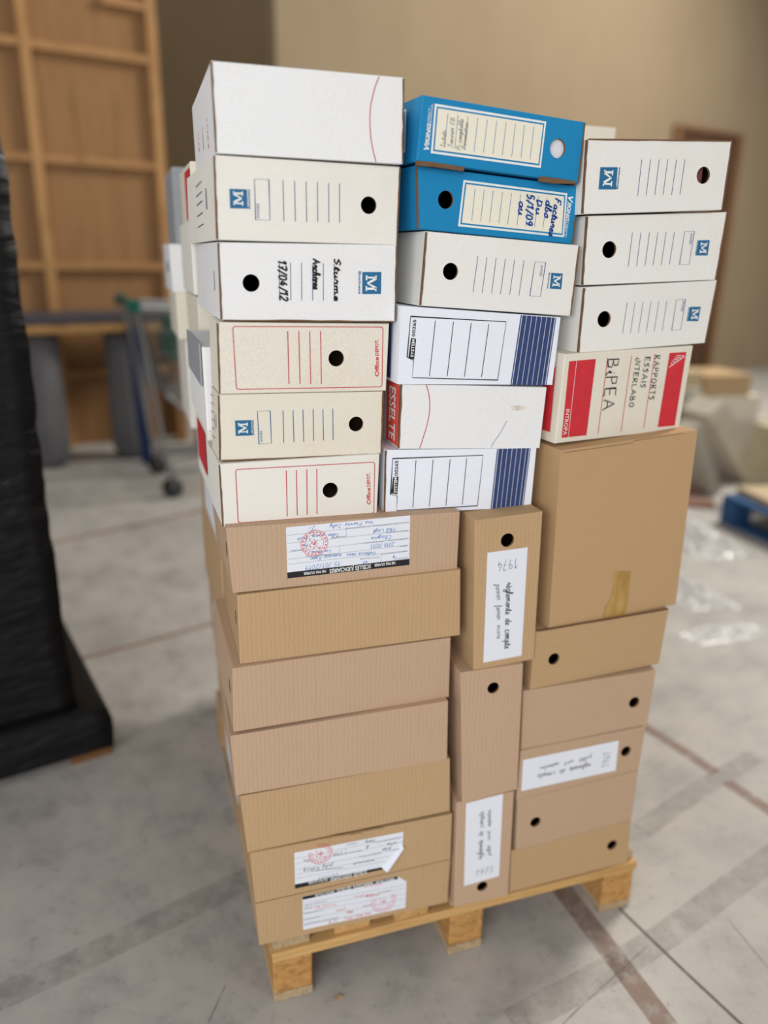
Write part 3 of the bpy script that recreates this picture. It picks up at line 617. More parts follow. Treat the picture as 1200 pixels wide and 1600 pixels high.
Print(B.F, 5).hand('Tickets', *a(356, 380, 362, 280), 8, .0008).hand('Janvier CB', *a(398, 382, 412, 205), 8, .0008).hand('Pi comptable', *a(446, 394, 462, 215), 8, .0008).hand('Parametres', *a(474, 390, 490, 235), 7, .0008).done('handwriting', I_PENCIL, B.t)
hc = B.F.st((871.5, 231.9)); n_ = B.F.n
q = [hc+Vector(v) for v in ((-.03, -.028), (.028, -.028), (.028, .03), (-.03, .03))]
bm = bmesh.new(); bm_hexa(bm, [B.F.w(v, -.006) for v in q], [B.F.w(v, -.16) for v in q]); bmesh.ops.recalc_face_normals(bm, faces=bm.faces[:])
bm_obj('papers_inside', bm, PAPER, B.t)['label'] = 'white papers showing through the hole'
for pts in ((188, 456, 280, 462, 470, 492, 462, 516, 300, 492, 190, 482), (912, 545, 1000, 556, 1120, 575, 1118, 590, 1000, 588, 908, 576)):
    q = [B.F.st(v) for v in a(*pts)]; nn = len(q)
    V = [B.F.w(v, .0012+random.uniform(0, .0012)) for v in q]+[B.F.w(v, -.003) for v in q]
    mesh_obj('torn_edge', V, [list(range(nn))[::-1]]+[[i, i+nn, (i+1) % nn+nn, (i+1) % nn][::-1] for i in range(nn)], CUT, B.t)['label'] = 'torn brown board showing through the blue'
lp = Print(B.L, 1); S = lambda *c: [Vector((c[i], c[i+1])) for i in range(0, len(c), 2)]
lp.poly_st(S(.03, .014, .293, .014, .293, .066, .03, .066)); lp.done('side_panel_border', P_WHITE, B.t)
lp = Print(B.L, 2); lp.poly_st(S(.033, .017, .290, .017, .290, .063, .033, .063)); lp.done('side_panel_line', BLUEC, B.t)
lp = Print(B.L, 3); lp.poly_st(S(.036, .020, .287, .020, .287, .060, .036, .060)); lp.done('side_panel', PANEL, B.t)
B = archive_box('M2', [(650.7, 258), (904.8, 291.3), (894, 381.5), (653.3, 358)], .33, BLUEC, 'blue archive box with blue marker writing, lower of the two blue ones', hole=(696.5, 312.1, 13.2), edges='lr')
viking(B, a, (465, 567, 1073, 645, 1052, 903, 433, 838), 0, [(531, 618, 511, 805), (585, 625, 563, 810), (637, 631, 616, 815), (692, 638, 670, 820), (745, 645, 722, 826), (798, 651, 776, 833), (850, 657, 828, 839), (903, 663, 878, 845), (953, 670, 928, 850)],
    [('V', (1080, 652, 1076, 692), 8.5, .04), ('IKING', (1080, 698, 1064, 805), 5.5, .04), ('DIRECT', (1066, 812, 1054, 890), 4.8, .0)], (1076, 690, 1056, 890, 1066, 905))
Print(B.F, 5).hand('Factures', *a(1000, 672, 962, 892), 11, .0022).hand('dbo', *a(948, 685, 935, 785), 11, .0022).hand('Du', *a(892, 680, 886, 768), 10, .0022).hand('5/1/09', *a(836, 648, 826, 832), 12, .0022).hand('au', *a(788, 690, 784, 772), 12, .0022).done('handwriting', I_BLUE, B.t)
a = Z(590, 350, 3.75); a8 = Z(580, 580, 3.75)
B = archive_box('M3', [(666.5, 361.2), (905.2, 383.3), (891.3, 494), (656.7, 478)], .33, WHITE_N, 'creased off-white archive box with M logo, right below the blue boxes', hole=(703.9, 424.1, 12.6), edges='lr')
ruled(B, a, [(587, 188, 558, 400), (640, 194, 612, 403), (694, 199, 667, 407), (748, 204, 719, 411), (802, 208, 773, 414), (857, 213, 827, 418)], P_NAVYL, .0008)
year_box(B, a(922, 220, 984, 227, 953, 426, 891, 420), *a(956, 240, 948, 306), P_NAVYL, 4)
set_logo(B, a(1017, 286, 1084, 290, 1075, 383, 1008, 378), *a(1030, 300, 1022, 366), 13, *a(1002, 285, 991, 378), 3)
Print(B.F, 1).line(a(515, 85, 490, 112, 462, 150, 445, 190, 432, 222), .0009).line(a(378, 316, 345, 365, 318, 395, 300, 450), .0009).done('crease', CREASE, B.t)
def system_box(B, T, frame, tabtxt, sysp, systxt, lines, top, bot):
    p = Print(B.F, 1).line(frame, .001, True).done('printed_frame', P_BLACK, B.t)
    p = Print(B.F, 1)
    for l in lines: p.line(T(*l), .001)
    p.done('ruled_lines', P_BLACK, B.t)
    Print(B.F, 1).text('00265', *T(*tabtxt), 5.2, .02).poly(T(*sysp)).done('printed_number', P_BLACK, B.t)
    Print(B.F, 2).text('SYSTEM', *T(*systxt), 4.4, .025).done('printed_wording', P_WHITE, B.t)
    A_, B_, C_, D_ = [B.F.st(v) for v in (top[0], top[1], bot[1], bot[0])]
    p = Print(B.F, 1)
    cuts = [0, .03, .05, .16, .175, .30, .315, .44, .455, .58, .595, .72, .735, .86, .875, .955, .975, 1.0]
    for i in range(0, len(cuts)-1, 2):
        u, v = cuts[i], cuts[i+1]; p.poly_st([A_.lerp(B_, u), A_.lerp(B_, v), D_.lerp(C_, v), D_.lerp(C_, u)])
    p.done('printed_stripes', P_NAVY, B.t)
    lp = Print(B.L, 1)
    for k in range(3): lp.poly_st(S(.02+.1*k, .004, .1+.1*k, .004, .1+.1*k, .088, .02+.1*k, .088))
    lp.done('side_stripes', P_NAVY, B.t)
B = archive_box('M4', [(627.3, 478), (875.9, 496), (862.7, 601.3), (621, 600)], .33, WHITE_B, 'navy striped white box between the creased box and the arc box', edges='')
system_box(B, a, [(641.5, 494.3), (790.8, 502.8), (777.3, 593.9), (644, 590.1), (646, 563.3), (636, 558)], (218, 660, 226, 560), (195, 668, 225, 672, 213, 795, 180, 785), (208, 780, 217, 676),
    [(338, 567, 303, 890), (444, 573, 407, 892), (548, 579, 508, 895), (651, 585, 608, 897)], [(813.5, 492.3), (869, 496.5)], [(797.3, 601), (853.5, 602)])
a = a8
B = archive_box('M5', [(627.5, 600), (853.9, 605.3), (842.7, 700), (622.7, 701.3)], .33, WHITE, 'white archive box with red arc and red side band, between navy striped boxes', edges='l')
Print(B.F, 1).line(a(322, 80, 333, 115, 340, 150, 343, 190, 342, 225, 337, 265, 330, 300, 320, 340, 308, 375, 296, 415, 283, 452), .0012).done('printed_arc', P_REDL, B.t)
st_ = worn('ochre_stain', rgb(205, 180, 130), .5, .75); Print(B.F, 1).poly(a(815, 205, 850, 200, 905, 205, 910, 222, 870, 232, 825, 228)).done('stain', st_, B.t)
Print(B.F, 1).line(a(795, 290, 760, 355, 715, 420, 700, 448), .001).done('crease', P_GREY, B.t)
lp = Print(B.L, 1); lp.poly_st(S(.27, .002, .328, .002, .328, .092, .27, .092)); lp.done('side_band', P_RED2, B.t)
A_ = B.L; lw = Print(B.L, 2)
V_, F_, W_ = glyphs('ESSELTE', .02); b0 = len(lw.v)
for x, y in V_: lw.v.append(A_.w(Vector((.285+y/.7*.028, .086-x/W_*.078)), lw.o))
lw.p += [[b0+i for i in f] for f in F_]; lw.done('side_wording', P_WHITE, B.t)
B = archive_box('M6', [(602.7, 703.2), (838, 700), (829.3, 791.5), (600.8, 804)], .33, WHITE_B, 'navy striped white box resting on the brown boxes below it', edges='l')
system_box(B, a, [v for v in a(125, 512, 655, 492, 622, 788, 148, 816, 152, 730, 113, 722)], (156, 612, 158, 523), (128, 620, 160, 616, 152, 722, 116, 715), (148, 712, 150, 622),
    [(262, 522, 243, 798), (362, 518, 340, 793), (462, 515, 437, 787), (559, 510, 533, 781)], a(737, 455, 934, 450), a(698, 811, 890, 799))
a = Z(725, 840, 7.805)
B = archive_box('M7', [(742.5, 813.3), (848.2, 799.3), (834.2, 1030.3), (740, 1048.8)], .33, KRAFT_Y, 'upright brown box with a white label reading 1974', hole=(792.9, 844, 10.5))
lab = paper(B.F, a(285, 184, 775, 117, 700, 1436, 235, 1524), B.t)
Print(B.F, 2).hand('1974', *a(650, 250, 400, 290), 15, .0008, 0).hand('janvier', *a(385, 570, 400, 760), 9, .0008, .1).hand('fevrier', *a(390, 830, 400, 1000), 9, .0008, .1).hand('mars', *a(400, 1070, 402, 1235), 8, .0008, .1).done('handwriting', I_GREY, lab)
Print(B.F, 2).hand('règlements', *a(515, 550, 505, 935), 11, .0013, .1).hand('de', *a(505, 985, 500, 1065), 10, .0013, .1).hand('compte', *a(500, 1120, 492, 1355), 11, .0013, .1).done('bold_handwriting', I_BLACK, lab)
B = archive_box('M8', [(719.8, 1051.3), (817.8, 1037.3), (808.5, 1233.6), (722.4, 1254.6)], .33, KRAFT_P, 'upright brown box without a label, in the middle of the narrow column', hole=(770.7, 1074.9, 8.8))
a = Z(705, 1230, 8.42)
B = archive_box('M9', [(714, 1254.5), (803.6, 1236.5), (794, 1399.4), (709.5, 1420.4)], .33, KRAFT_P, 'upright brown box standing on the pallet, label over its hole', hole=(753.5, 1385, 7.6))
lab = paper(B.F, a(195, 215, 680, 85, 628, 1165, 168, 1298), B.t)
Print(B.F, 2).hand('1973', *a(310, 1175, 545, 1110), 10, .0008, .2).hand('juillet', *a(515, 890, 515, 760), 6, .0007, .1).hand('aout', *a(510, 690, 512, 570), 6, .0007, .1).hand('septembre', *a(515, 510, 520, 290), 6, .0007, .1).done('handwriting', I_GREY, lab)
Print(B.F, 2).hand('règlements', *a(405, 940, 412, 690), 8, .0009, .1).hand('de', *a(412, 640, 415, 575), 8, .0009, .1).hand('compte', *a(420, 525, 425, 315), 8, .0009, .1).done('bold_handwriting', I_GREY, lab)
# ================================================================== right column
a = Z(860, 180, 3.75)
B = archive_box('R1', [(917.3, 217.3), (1144, 220), (1128, 328), (910, 334.7)], .33, WHITE_N, 'white archive box topping the right column, M logo at left', hole=(1099, 273.9, 11.8), edges='lrt')
set_logo(B, a(292, 305, 393, 305, 383, 435, 281, 435), *a(358, 418, 368, 322), 16, *a(395, 433, 409, 305), 3.6)
ruled(B, a, [(535, 260, 510, 472), (586, 260, 560, 470), (637, 260, 610, 469), (687, 260, 659, 468), (738, 260, 709, 467), (787, 260, 758, 466)], P_NAVYL, .0009)
hc = B.F.st((1096, 274)); q = [hc+Vector(v) for v in ((-.03, -.028), (.009, -.028), (.009, .03), (-.03, .03))]
bm = bmesh.new(); bm_hexa(bm, [B.F.w(v, -.01) for v in q], [B.F.w(v, -.2) for v in q]); bmesh.ops.recalc_face_normals(bm, faces=bm.faces[:])
bm_obj('folder_inside', bm, flat('maroon_folder', rgb(120, 72, 66)), B.t)['label'] = 'dull red folder showing through the hole'
B = archive_box('R2', [(917.3, 337.3), (1136, 331.5), (1118, 437.3), (910, 446)], .33, WHITE_N, 'white archive box with hole at left, second in the right column', hole=(952, 390.1, 12), edges='lr')
ruled(B, a, [(480, 688, 455, 887), (529, 688, 504, 885), (580, 687, 553, 883), (629, 686, 600, 880), (677, 685, 648, 878), (726, 684, 696, 876)], P_NAVYL, .0009)
year_box(B, a(786, 681, 843, 680, 812, 875, 755, 875), *a(820, 690, 812, 757), P_NAVYL, 4)
set_logo(B, a(867, 733, 933, 732, 920, 822, 852, 822), *a(880, 745, 872, 810), 12, *a(860, 735, 846, 822), 2.8)
a = Z(830, 420, 3.75)
B = archive_box('R3', [(913.2, 449.3), (1120.7, 438), (1101.5, 536), (903.3, 552)], .33, WHITE_N, 'white archive box directly above the red and beige one', hole=(944, 498.7, 11.4), edges='lr')
ruled(B, a, [(562, 197, 534, 380), (608, 195, 580, 377), (655, 193, 627, 374), (702, 190, 673, 371), (748, 187, 719, 368), (795, 184, 766, 364)], P_TEAL, .0008)
year_box(B, a(850, 181, 904, 177, 875, 356, 822, 361), *a(886, 186, 875, 250), P_NAVYL, 4)
set_logo(B, a(930, 223, 993, 222, 977, 307, 915, 306), *a(943, 235, 934, 296), 12, *a(921, 228, 908, 308), 2.8)
B = archive_box('R4', [(882.8, 553.3), (1083.3, 540), (1060.7, 670.7), (867.3, 693.3)], .24, CREAM, 'beige archive box with red blocks and black capitals handwritten', hole=(910.8, 622.7, 11), edges='')
Print(B.F, 1).poly(a(222, 542, 378, 528, 323, 975, 177, 990)).done('red_block', P_RED, B.t)
Print(B.F, 1).poly(a(810, 493, 908, 487, 840, 918, 740, 927)).done('red_block', P_RED, B.t)
w = Print(B.F, 2).line(a(265, 538, 215, 988), .0007).text('INTROPA', *a(203, 822, 184, 974), 6.5, .0)
for i in range(5): w.line(a(885-17*i, 507+11*i, 893-17*i+2, 512+12*i, 876-17*i-2, 530+12*i), .0009)
for i in range(5): w.line(a(850-9*i, 507+11*i, 893-17*i, 510+12*i), .0009)
w.done('white_marks', P_WHITE, B.t)
ruled(B, a, [(447, 520, 390, 968), (587, 510, 525, 952), (724, 500, 657, 936)], P_RED, .0011)
Print(B.F, 2).hand('RAPPORTS', *a(724, 505, 686, 772), 9.5, .0013, 0).hand('ESSAIS', *a(668, 515, 636, 702), 9, .0013, 0).hand('iNTERLABO', *a(612, 522, 570, 815), 8.5, .0013, 0).hand('BiPEA', *a(446, 525, 412, 838), 21, .0011, 0).hand('BiPEA', *a(450, 522, 418, 832), 19, .0008, 0).done('handwriting', I_BLACK, B.t)
lp = Print(B.L, 1); lp.poly_st(S(.03, .015, .225, .015, .225, .115, .03, .115)); lp.done('red_side', P_RED, B.t)
B = archive_box('R5', [(876, 704), (1090, 672), (1055.8, 943.8), (857.3, 983.7)], .25, KRAFT_S, 'large tall brown carton with a strip of brown tape')
a = Z(690, 780, 2.857)
q = [B.F.st(v) for v in a(768, 322, 845, 320, 836, 400, 828, 470, 820, 522, 770, 529, 718, 534, 730, 478, 755, 440, 764, 390)]; nn = len(q)
mesh_obj('tape', [B.F.w(v, .0006) for v in q], [list(range(nn))[::-1]], TAPE, B.t)['label'] = 'strip of shiny brown tape'
bt = Print(B.F, 1); q0, q1 = B.q[0], B.q[1]
bt.ribbon([q0+Vector((.004, -.004)), q0.lerp(q1, .5)+Vector((0, -.005)), q0.lerp(q1, .52)+Vector((0, -.002)), q1+Vector((-.03, -.003))], .0008); bt.done('flap_seam', CUT, B.t)
B = archive_box('R6', [(837, 986.5), (1045.3, 951.5), (1029.5, 1037.3), (828.3, 1078.2)], .33, KRAFT_YZ, 'yellowish brown box with hole at left, under the taped carton', hole=(865.4, 1029.6, 8.6), edges='t')
B = archive_box('R7', [(817.5, 1080), (1025.4, 1047), (1011, 1132.5), (814, 1172.4)], .33, KRAFT_PZ, 'plain brown box with hole at right, above the one labelled 1961', hole=(990.9, 1097.4, 8))
B = archive_box('R8', [(814, 1173.6), (1009.5, 1134), (997.5, 1203.6), (807.6, 1250.4)], .33, KRAFT_PZ, 'brown box with a wide white label reading 1961', hole=(978, 1173.9, 7.5))
a = Z(800, 1140, 6)
lab = paper(B.F, a(104, 284, 1000, 102, 970, 382, 86, 575), B.t)
Print(B.F, 2).hand('1961', *a(905, 340, 925, 195), 11, .0008, 0).hand('juillet', *a(742, 240, 630, 275), 6, .0007, .1).hand('aout', *a(575, 280, 490, 310), 6, .0007, .1).hand('septembre', *a(440, 305, 265, 350), 6, .0007, .1).done('handwriting', I_GREY, lab)
Print(B.F, 2).hand('règlements', *a(738, 310, 540, 355), 8, .0009, .1).hand('de', *a(500, 365, 445, 378), 8, .0009, .1).hand('compte', *a(408, 388, 240, 420), 8, .0009, .1).done('bold_handwriting', I_GREY, lab)
B = archive_box('R9', [(809, 1250), (997.5, 1204.5), (986, 1283), (806, 1328.6)], .33, KRAFT_PZ, 'plain pinkish brown box with hole at left, second from the pallet at right', hole=(836.6, 1284.5, 7.6))
B = archive_box('R10', [(798.5, 1330.4), (986, 1283.6), (980, 1347.5), (795.5, 1396.4)], .33, KRAFT_YZ, 'plain yellowish brown box with hole at right, lowest in right column', hole=(956.3, 1320.5, 7.2))
# ================================================================== boxes of the rows behind
plain_box(.515, .762, .375, .70, 1.372, 1.470, CREAM, 'cream box peeping over the top of the right column')
def side_label(t, x, y0, y1, z0, z1, mat, name='paper_label'):
    return mesh_obj(name, [(x-.0006, y0, z0), (x-.0006, y0, z1), (x-.0006, y1, z1), (x-.0006, y1, z0)], [(0, 1, 2, 3)], mat, t)
# carton sticking out on the left behind the speckled box, and its neighbours seen edge-on
t = plain_box(-.049, .17, .118, .36, .985, 1.108, WHITE, 'white box poking out at left behind the speckled red-framed box')
box_obj('lifted_flap', -.052, -.0492, .13, .35, 1.05, 1.112, GREYC, t, .001)
t = plain_box(-.044, .17, .172, .36, .868, .983, WHITE2, 'white box with a red side patch, at left behind the cream box')
side_label(t, -.044, .20, .34, .895, .965, P_RED, 'red_patch')
plain_box(-.034, .20, .37, .60, 1.165, 1.284, WHITE2, 'off-white box edge behind the dated marker box, second row')
plain_box(-.030, .20, .37, .60, 1.060, 1.164, CREAM, 'cream box edge in the second row above the poking white box')
plain_box(-.026, .20, .37, .60, .868, 1.059, WHITE2, 'tall off-white box edge in the second row at left')
t = thing('archive_box', 'red-edged cream box in the second row beside the grey one', 'box', (.08, .5, 1.285))
box_obj('body', -.028, .2, .375, .60, 1.285, 1.376, CREAM, t, .002, jit=.001); side_label(t, -.029, .38, .48, 1.289, 1.366, P_RED, 'red_edge')
plain_box(-.036, .20, .70, .95, 1.253, 1.396, GREYC, 'grey box at the far left top of the third row')
t = plain_box(-.050, .20, .70, .97, 1.156, 1.252, WHITE, 'white box with a small hole under the grey box, third row')
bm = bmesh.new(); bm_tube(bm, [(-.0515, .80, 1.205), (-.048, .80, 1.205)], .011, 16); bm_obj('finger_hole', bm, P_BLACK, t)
plain_box(-.044, .20, .70, .95, 1.06, 1.155, CREAM, 'cream box third down in the farthest left stack')
plain_box(-.030, .20, .70, .95, .868, 1.059, WHITE2, 'pale box low in the farthest left stack above the brown ones')
for i in range(5):
    z0 = .1305+i*.1475; k = i % 2
    for r, (y0, y1) in enumerate(((.262+.01*k, .60), (.66-.01*k, 1.0))):
        nm = ['lowest', 'second from the pallet', 'middle', 'fourth from the pallet', 'top'][i]
        dx = (-.010-.004*i if r == 0 else .036-.006*i)+random.uniform(-.003, .003)
        t = plain_box(dx, .20, y0, y1, z0, z0+.1465, (KRAFT_P, KRAFT_Y)[(i+r) % 2], 'brown box edge on the left side, %s of the %s row behind' % (nm, ('second', 'third')[r]))
        if (i+r) % 2 == 0 or i == 4: side_label(t, dx-.0012, y0+.03, y1-.1, z0+.03, z0+.115, PAPER)
# plain boxes that fill the rows behind the middle and right columns
proto = None
for y0 in (.385, .73):
    for x0 in (.235, .487):
        for i in range(10):
            z = .1305+i*.1105
            if proto is None:
                b = thing('archive_box', 'plain brown box in the hidden rows at the back of the pallet', 'box', (x0+.12, y0+.16, z), 'boxes filling the back rows')
                box_obj('body', x0, x0+.238, y0, y0+.325, z, z+.1095, KRAFT_P, b, .002); proto = b
            else:
                b = proto.copy(); C.objects.link(b); b.location = (x0+.12, y0+.16, z)
                for ch in proto.children:
                    c_ = ch.copy(); C.objects.link(c_); c_.parent = b
# ================================================================== stack in black wrap at left
def film_mat():
    m, nt, b = new_mat('black_stretch_film'); b.inputs['Base Color'].default_value = (.006, .006, .007, 1); b.inputs['Roughness'].default_value = .33; b.inputs['Specular IOR Level'].default_value = .2
    n = N(nt, 'ShaderNodeTexNoise', Scale=7.0, Detail=7.0, Roughness=.6, Distortion=1.2); nt.links.new(mapping(nt, (1.2, 1.2, 5)), n.inputs['Vector'])
    bp = N(nt, 'ShaderNodeBump', Strength=.55, Distance=.02); nt.links.new(n.outputs[0], bp.inputs['Height']); nt.links.new(bp.outputs[0], b.inputs['Normal']); return m
FILM = film_mat()
MWR = frame_m((-.267, .808, 0))
wr = thing('wrapped_pallet_load', 'tall pallet load wrapped in shiny black film at the left', 'pallet load', MWR @ Vector((-.5, .45, 0)))
bm = bmesh.new(); nz = 70; rings = []
def perim(k, n, x0, x1, y0, y1):
    t = k/n*4; s = int(t) % 4; f = t-int(t)
    return [(x0+(x1-x0)*f, y0), (x1, y0+(y1-y0)*f), (x1-(x1-x0)*f, y1), (x0, y1-(y1-y0)*f)][s]
for j in range(nz+1):
    z = .135+(1.475-.135)*j/nz; ring = []
    for k in range(80):
        sk = max(0, .3-z)*.10
        x, y = perim(k, 80, -.98-sk, -.078+sk*.6, .05-sk*.6, .86+sk)
        d = noise.noise(Vector((x*3, y*3, z*9)))*.010+noise.noise(Vector((x*8, y*8, z*22)))*.005
        cx, cy = -.53, .45; v = Vector((x-cx, y-cy, 0)).normalized()
        ring.append(bm.verts.new(MWR @ Vector((x+v.x*d, y+v.y*d, z))))
    rings.append(ring)
for j in range(nz):
    for k in range(80): bm.faces.new((rings[j][k], rings[j][(k+1) % 80], rings[j+1][(k+1) % 80], rings[j+1][k]))
bm.faces.new(rings[-1]); bm.faces.new(rings[0][::-1])
bm_obj('film_wrap', bm, FILM, wr, True)
bm = bmesh.new(); rings = []
for j, (z, gr) in enumerate(((.024, 0), (.05, .002), (.08, .004), (.11, .003), (.135, -.004), (.140, -.03), (.143, -.09))):
    ring = []
    for k in range(96):
        x, y = perim(k, 96, -1.06-gr, gr, -gr, .98+gr)
        d = noise.noise(Vector((x*9, y*9, z*40)))*.004
        ring.append(bm.verts.new(MWR @ Vector((x, y-d, z+(d if j < 3 else 0)))))
    rings.append(ring)
for j in range(len(rings)-1):
    for k in range(96): bm.faces.new((rings[j][k], rings[j][(k+1) % 96], rings[j+1][(k+1) % 96], rings[j+1][k]))
bm.faces.new(rings[-1]); bm_obj('film_skirt', bm, FILM, wr, True)
BRW = wood('brown_pallet_foot', rgb(116, 78, 44), rgb(92, 60, 34), (9, 9, 9))
for x in (-1.03, -.58, -.105): box_obj('pallet_foot', x, x+.10, .006, .97, 0, .03, BRW, wr, .002, MWR)
# ================================================================== timber panel
MP = frame_m((-.4, 4.45, 0))
pn = thing('timber_panel', 'tall plywood panel with batten grid standing at back left', 'panel', MP @ Vector((-.4, .02, 0)))
box_obj('plywood_sheet', -1.7, .595, .0, .018, 0, 3.2, PLY, pn, 0, MP)
for x in (-1.0, -.205, .53): box_obj('upright_batten', x, x+.062, -.045, 0, 0, 3.2, BATTEN, pn, .002, MP)
for z in (1.125, 1.735, 2.335, 2.9):
    for x0, x1 in ((-.937, -.206), (-.142, .529)): box_obj('cross_batten', x0, x1, -.042, 0, z, z+.045, BATTEN_H, pn, .002, MP)
box_obj('cross_batten', .28, .53, -.042, 0, 2.62, 2.66, BATTEN_H, pn, .002, MP)
box_obj('cross_batten', -.142, .529, -.042, 0, .45, .495, BATTEN_H, pn, .002, MP)
# ================================================================== bench and what stands under it
MB_ = frame_m((-.4, 3.8, 0))
bn = thing('workbench', 'low bench with dark top and pale wooden edge before the panel', 'bench', MB_ @ Vector((-.3, .25, 0)))
box_obj('bench_top', -1.5, .75, -.02, .5, .845, .885, flat('dark_bench_top', rgb(72, 72, 82), .5), bn, .003, MB_)
box_obj('edge_rail', -1.5, .75, -.015, .03, .795, .844, wood('pale_rail', rgb(178, 140, 88), rgb(140, 102, 58), (.6, 6, 6)), bn, .003, MB_)
for x in (-1.45, .66):
    for y in (.0, .42): box_obj('leg', x, x+.07, y, y+.07, 0, .844, PLY, bn, .003, MB_)
ROLL_M = wall_mat('grey_felt', rgb(118, 118, 120), rgb(92, 92, 96))
def roll(u, v, r, h, label):
    bm = bmesh.new(); prof = [(0, .0), (r*.55, .0), (r*.85, .02), (r, .08), (r*1.02, h*.35), (r*.97, h*.7), (r, h-.03), (r*.9, h), (0, h)]; n = 28; rings = []
    for rr, z in prof:
        rings.append([bm.verts.new(MB_ @ Vector((u+math.cos(2*math.pi*k/n)*rr*(1+.04*math.sin(3*k)), v+math.sin(2*math.pi*k/n)*rr, z))) for k in range(n)])
    for j in range(len(rings)-1):
        for k in range(n): bm.faces.new((rings[j][k], rings[j][(k+1) % n], rings[j+1][(k+1) % n], rings[j+1][k]))
    bmesh.ops.remove_doubles(bm, verts=bm.verts[:], dist=.0005); bmesh.ops.recalc_face_normals(bm, faces=bm.faces[:])
    tag(bm_obj('felt_roll', bm, ROLL_M, None, True), label, 'roll', 'grey rolls under the bench')
roll(-.205, .16, .115, .785, 'grey standing roll beside the black wrapped load'); roll(.285, .16, .115, .785, 'grey standing roll beside the shopping cart')
tag(box_obj('blue_post', .27, .335, -.10, -.06, 0, .82, flat('dark_blue_paint', rgb(24, 44, 84), .5), None, .004, MB_ @ Matrix.Rotation(math.radians(-2), 4, 'Y')), 'dark blue post standing just left of the shopping cart', 'post')
# ================================================================== shopping cart
STEEL = flat('cart_steel', rgb(150, 152, 154), .35, .8, .5); TEAL = flat('teal_plastic', rgb(34, 112, 98), .5); RUBBER = flat('grey_rubber', rgb(62, 62, 64), .6)
MC = Matrix.Translation((-.02, 3.02, 0)) @ Matrix.Rotation(math.radians(6), 4, 'Z')
ct = thing('shopping_cart', 'wire shopping cart with teal corners behind the stack', 'cart', MC @ Vector((.45, .27, 0)))
bm = bmesh.new(); c = lambda x, y, z: MC @ Vector((x, y, z))
def side(y, yb):
    t0, t1 = c(-.06, y, .98), c(.86, y*.9+.027, .94); b0, b1 = c(.06, yb, .52), c(.80, yb*.9+.027, .60)
    return t0, t1, b0, b1
A0, A1, A2, A3 = side(0, .05); D0, D1, D2, D3 = side(.54, .49)
for p0, p1, p2, p3 in ((A0, A1, A2, A3), (D0, D1, D2, D3), (A0, D0, A2, D2), (A1, D1, A3, D3)):
    for i in range(23): f = i/22; bm_tube(bm, [p0.lerp(p1, f), p2.lerp(p3, f)], .003, 5)
    for i in range(5): f = i/4; bm_tube(bm, [p0.lerp(p2, f), p1.lerp(p3, f)], .003, 5)
for i in range(13): f = i/12; bm_tube(bm, [A2.lerp(D2, f), A3.lerp(D3, f)], .0025, 5)
bm_obj('wire_basket', bm, STEEL, ct)
bm = bmesh.new(); bm_tube(bm, [A0, A1, D1, D0], .013, 8); bm_obj('basket_rim', bm, flat('pale_rim', rgb(176, 178, 180), .4), ct)
bm = bmesh.new(); bm_tube(bm, [c(-.10, .0, 1.0), c(-.10, .54, 1.0)], .015, 10); bm_obj('handle', bm, RUBBER, ct)
for y in (0, .54): box_obj('handle_corner', -.115, -.05, y-.018, y+.018, .96, 1.02, TEAL, ct, .006, MC)
box_obj('child_seat_panel', .02, .04, .06, .48, .72, .93, TEAL, ct, .004, MC @ Matrix.Rotation(math.radians(6), 4, 'Y'))
for y in (.01, .53):
    bm = bmesh.new(); bm_tube(bm, [c(-.07, y, .98), c(-.02, y, .55), c(.02, y, .2), c(.05, y, .14)], .013, 8); bm_tube(bm, [c(.05, y, .14), c(.85, .27+(y-.27)*.7, .17)], .013, 8); bm_tube(bm, [c(.04, y, .55), c(.30, y, .30), c(.75, .27+(y-.27)*.75, .58)], .010, 8); bm_obj('frame_tube', bm, STEEL, ct)
bm = bmesh.new()
for i in range(9): y = .06+.42*i/8; bm_tube(bm, [c(.05, y, .17), c(.82, .27+(y-.27)*.75, .19)], .003, 5)
bm_obj('lower_rack', bm, STEEL, ct)
for x, y in ((.04, .02), (.04, .52), (.82, .09), (.82, .45)):
    bm = bmesh.new(); bm_tube(bm, [c(x, y-.014, .055), c(x, y+.014, .055)], .055, 18); w_ = bm_obj('caster', bm, RUBBER, ct)
    bm = bmesh.new(); bm_tube(bm, [c(x+.01, y-.02, .055), c(x, y-.02, .13)], .008, 6); bm_tube(bm, [c(x+.01, y+.02, .055), c(x, y+.02, .13)], .008, 6); bm_tube(bm, [c(x, y-.022, .13), c(x, y+.022, .13)], .012, 8); bm_obj('caster_fork', bm, STEEL, w_)
# ================================================================== rubble and blue pallet at right
GREYS = [card('pile_board_%d' % i, rgb(*cc), None, .08, (.6, .55, .5, 1), .5) for i, cc in enumerate(((190, 184, 172), (204, 197, 182), (178, 172, 160), (184, 166, 136), (176, 150, 114), (190, 180, 152)))]
def lean(label, p1, p2, y, th, dep, mi, dz=0):
    A_, B_ = on_y(*p1, y), on_y(*p2, y); d = (B_-A_).normalized(); n = Vector((d.z, 0, -d.x)); n = n if n.x > 0 else -n
    bm = bmesh.new(); bm_hexa(bm, [B_, B_+n*th, B_+n*th+Vector((0, dep, 0)), B_+Vector((0, dep, 0))], [A_, A_+n*th, A_+n*th+Vector((0, dep, 0)), A_+Vector((0, dep, 0))])
    bmesh.ops.recalc_face_normals(bm, faces=bm.faces[:]); bmesh.ops.bevel(bm, geom=bm.edges[:], offset=.004, segments=2, affect='EDGES')
    zmin = min(v.co.z for v in bm.verts)
    bmesh.ops.translate(bm, verts=bm.verts, vec=(0, 0, -zmin+dz))
    tag(bm_obj('leaning_board', bm, GREYS[mi]), label, 'board', 'boards dumped at the right')
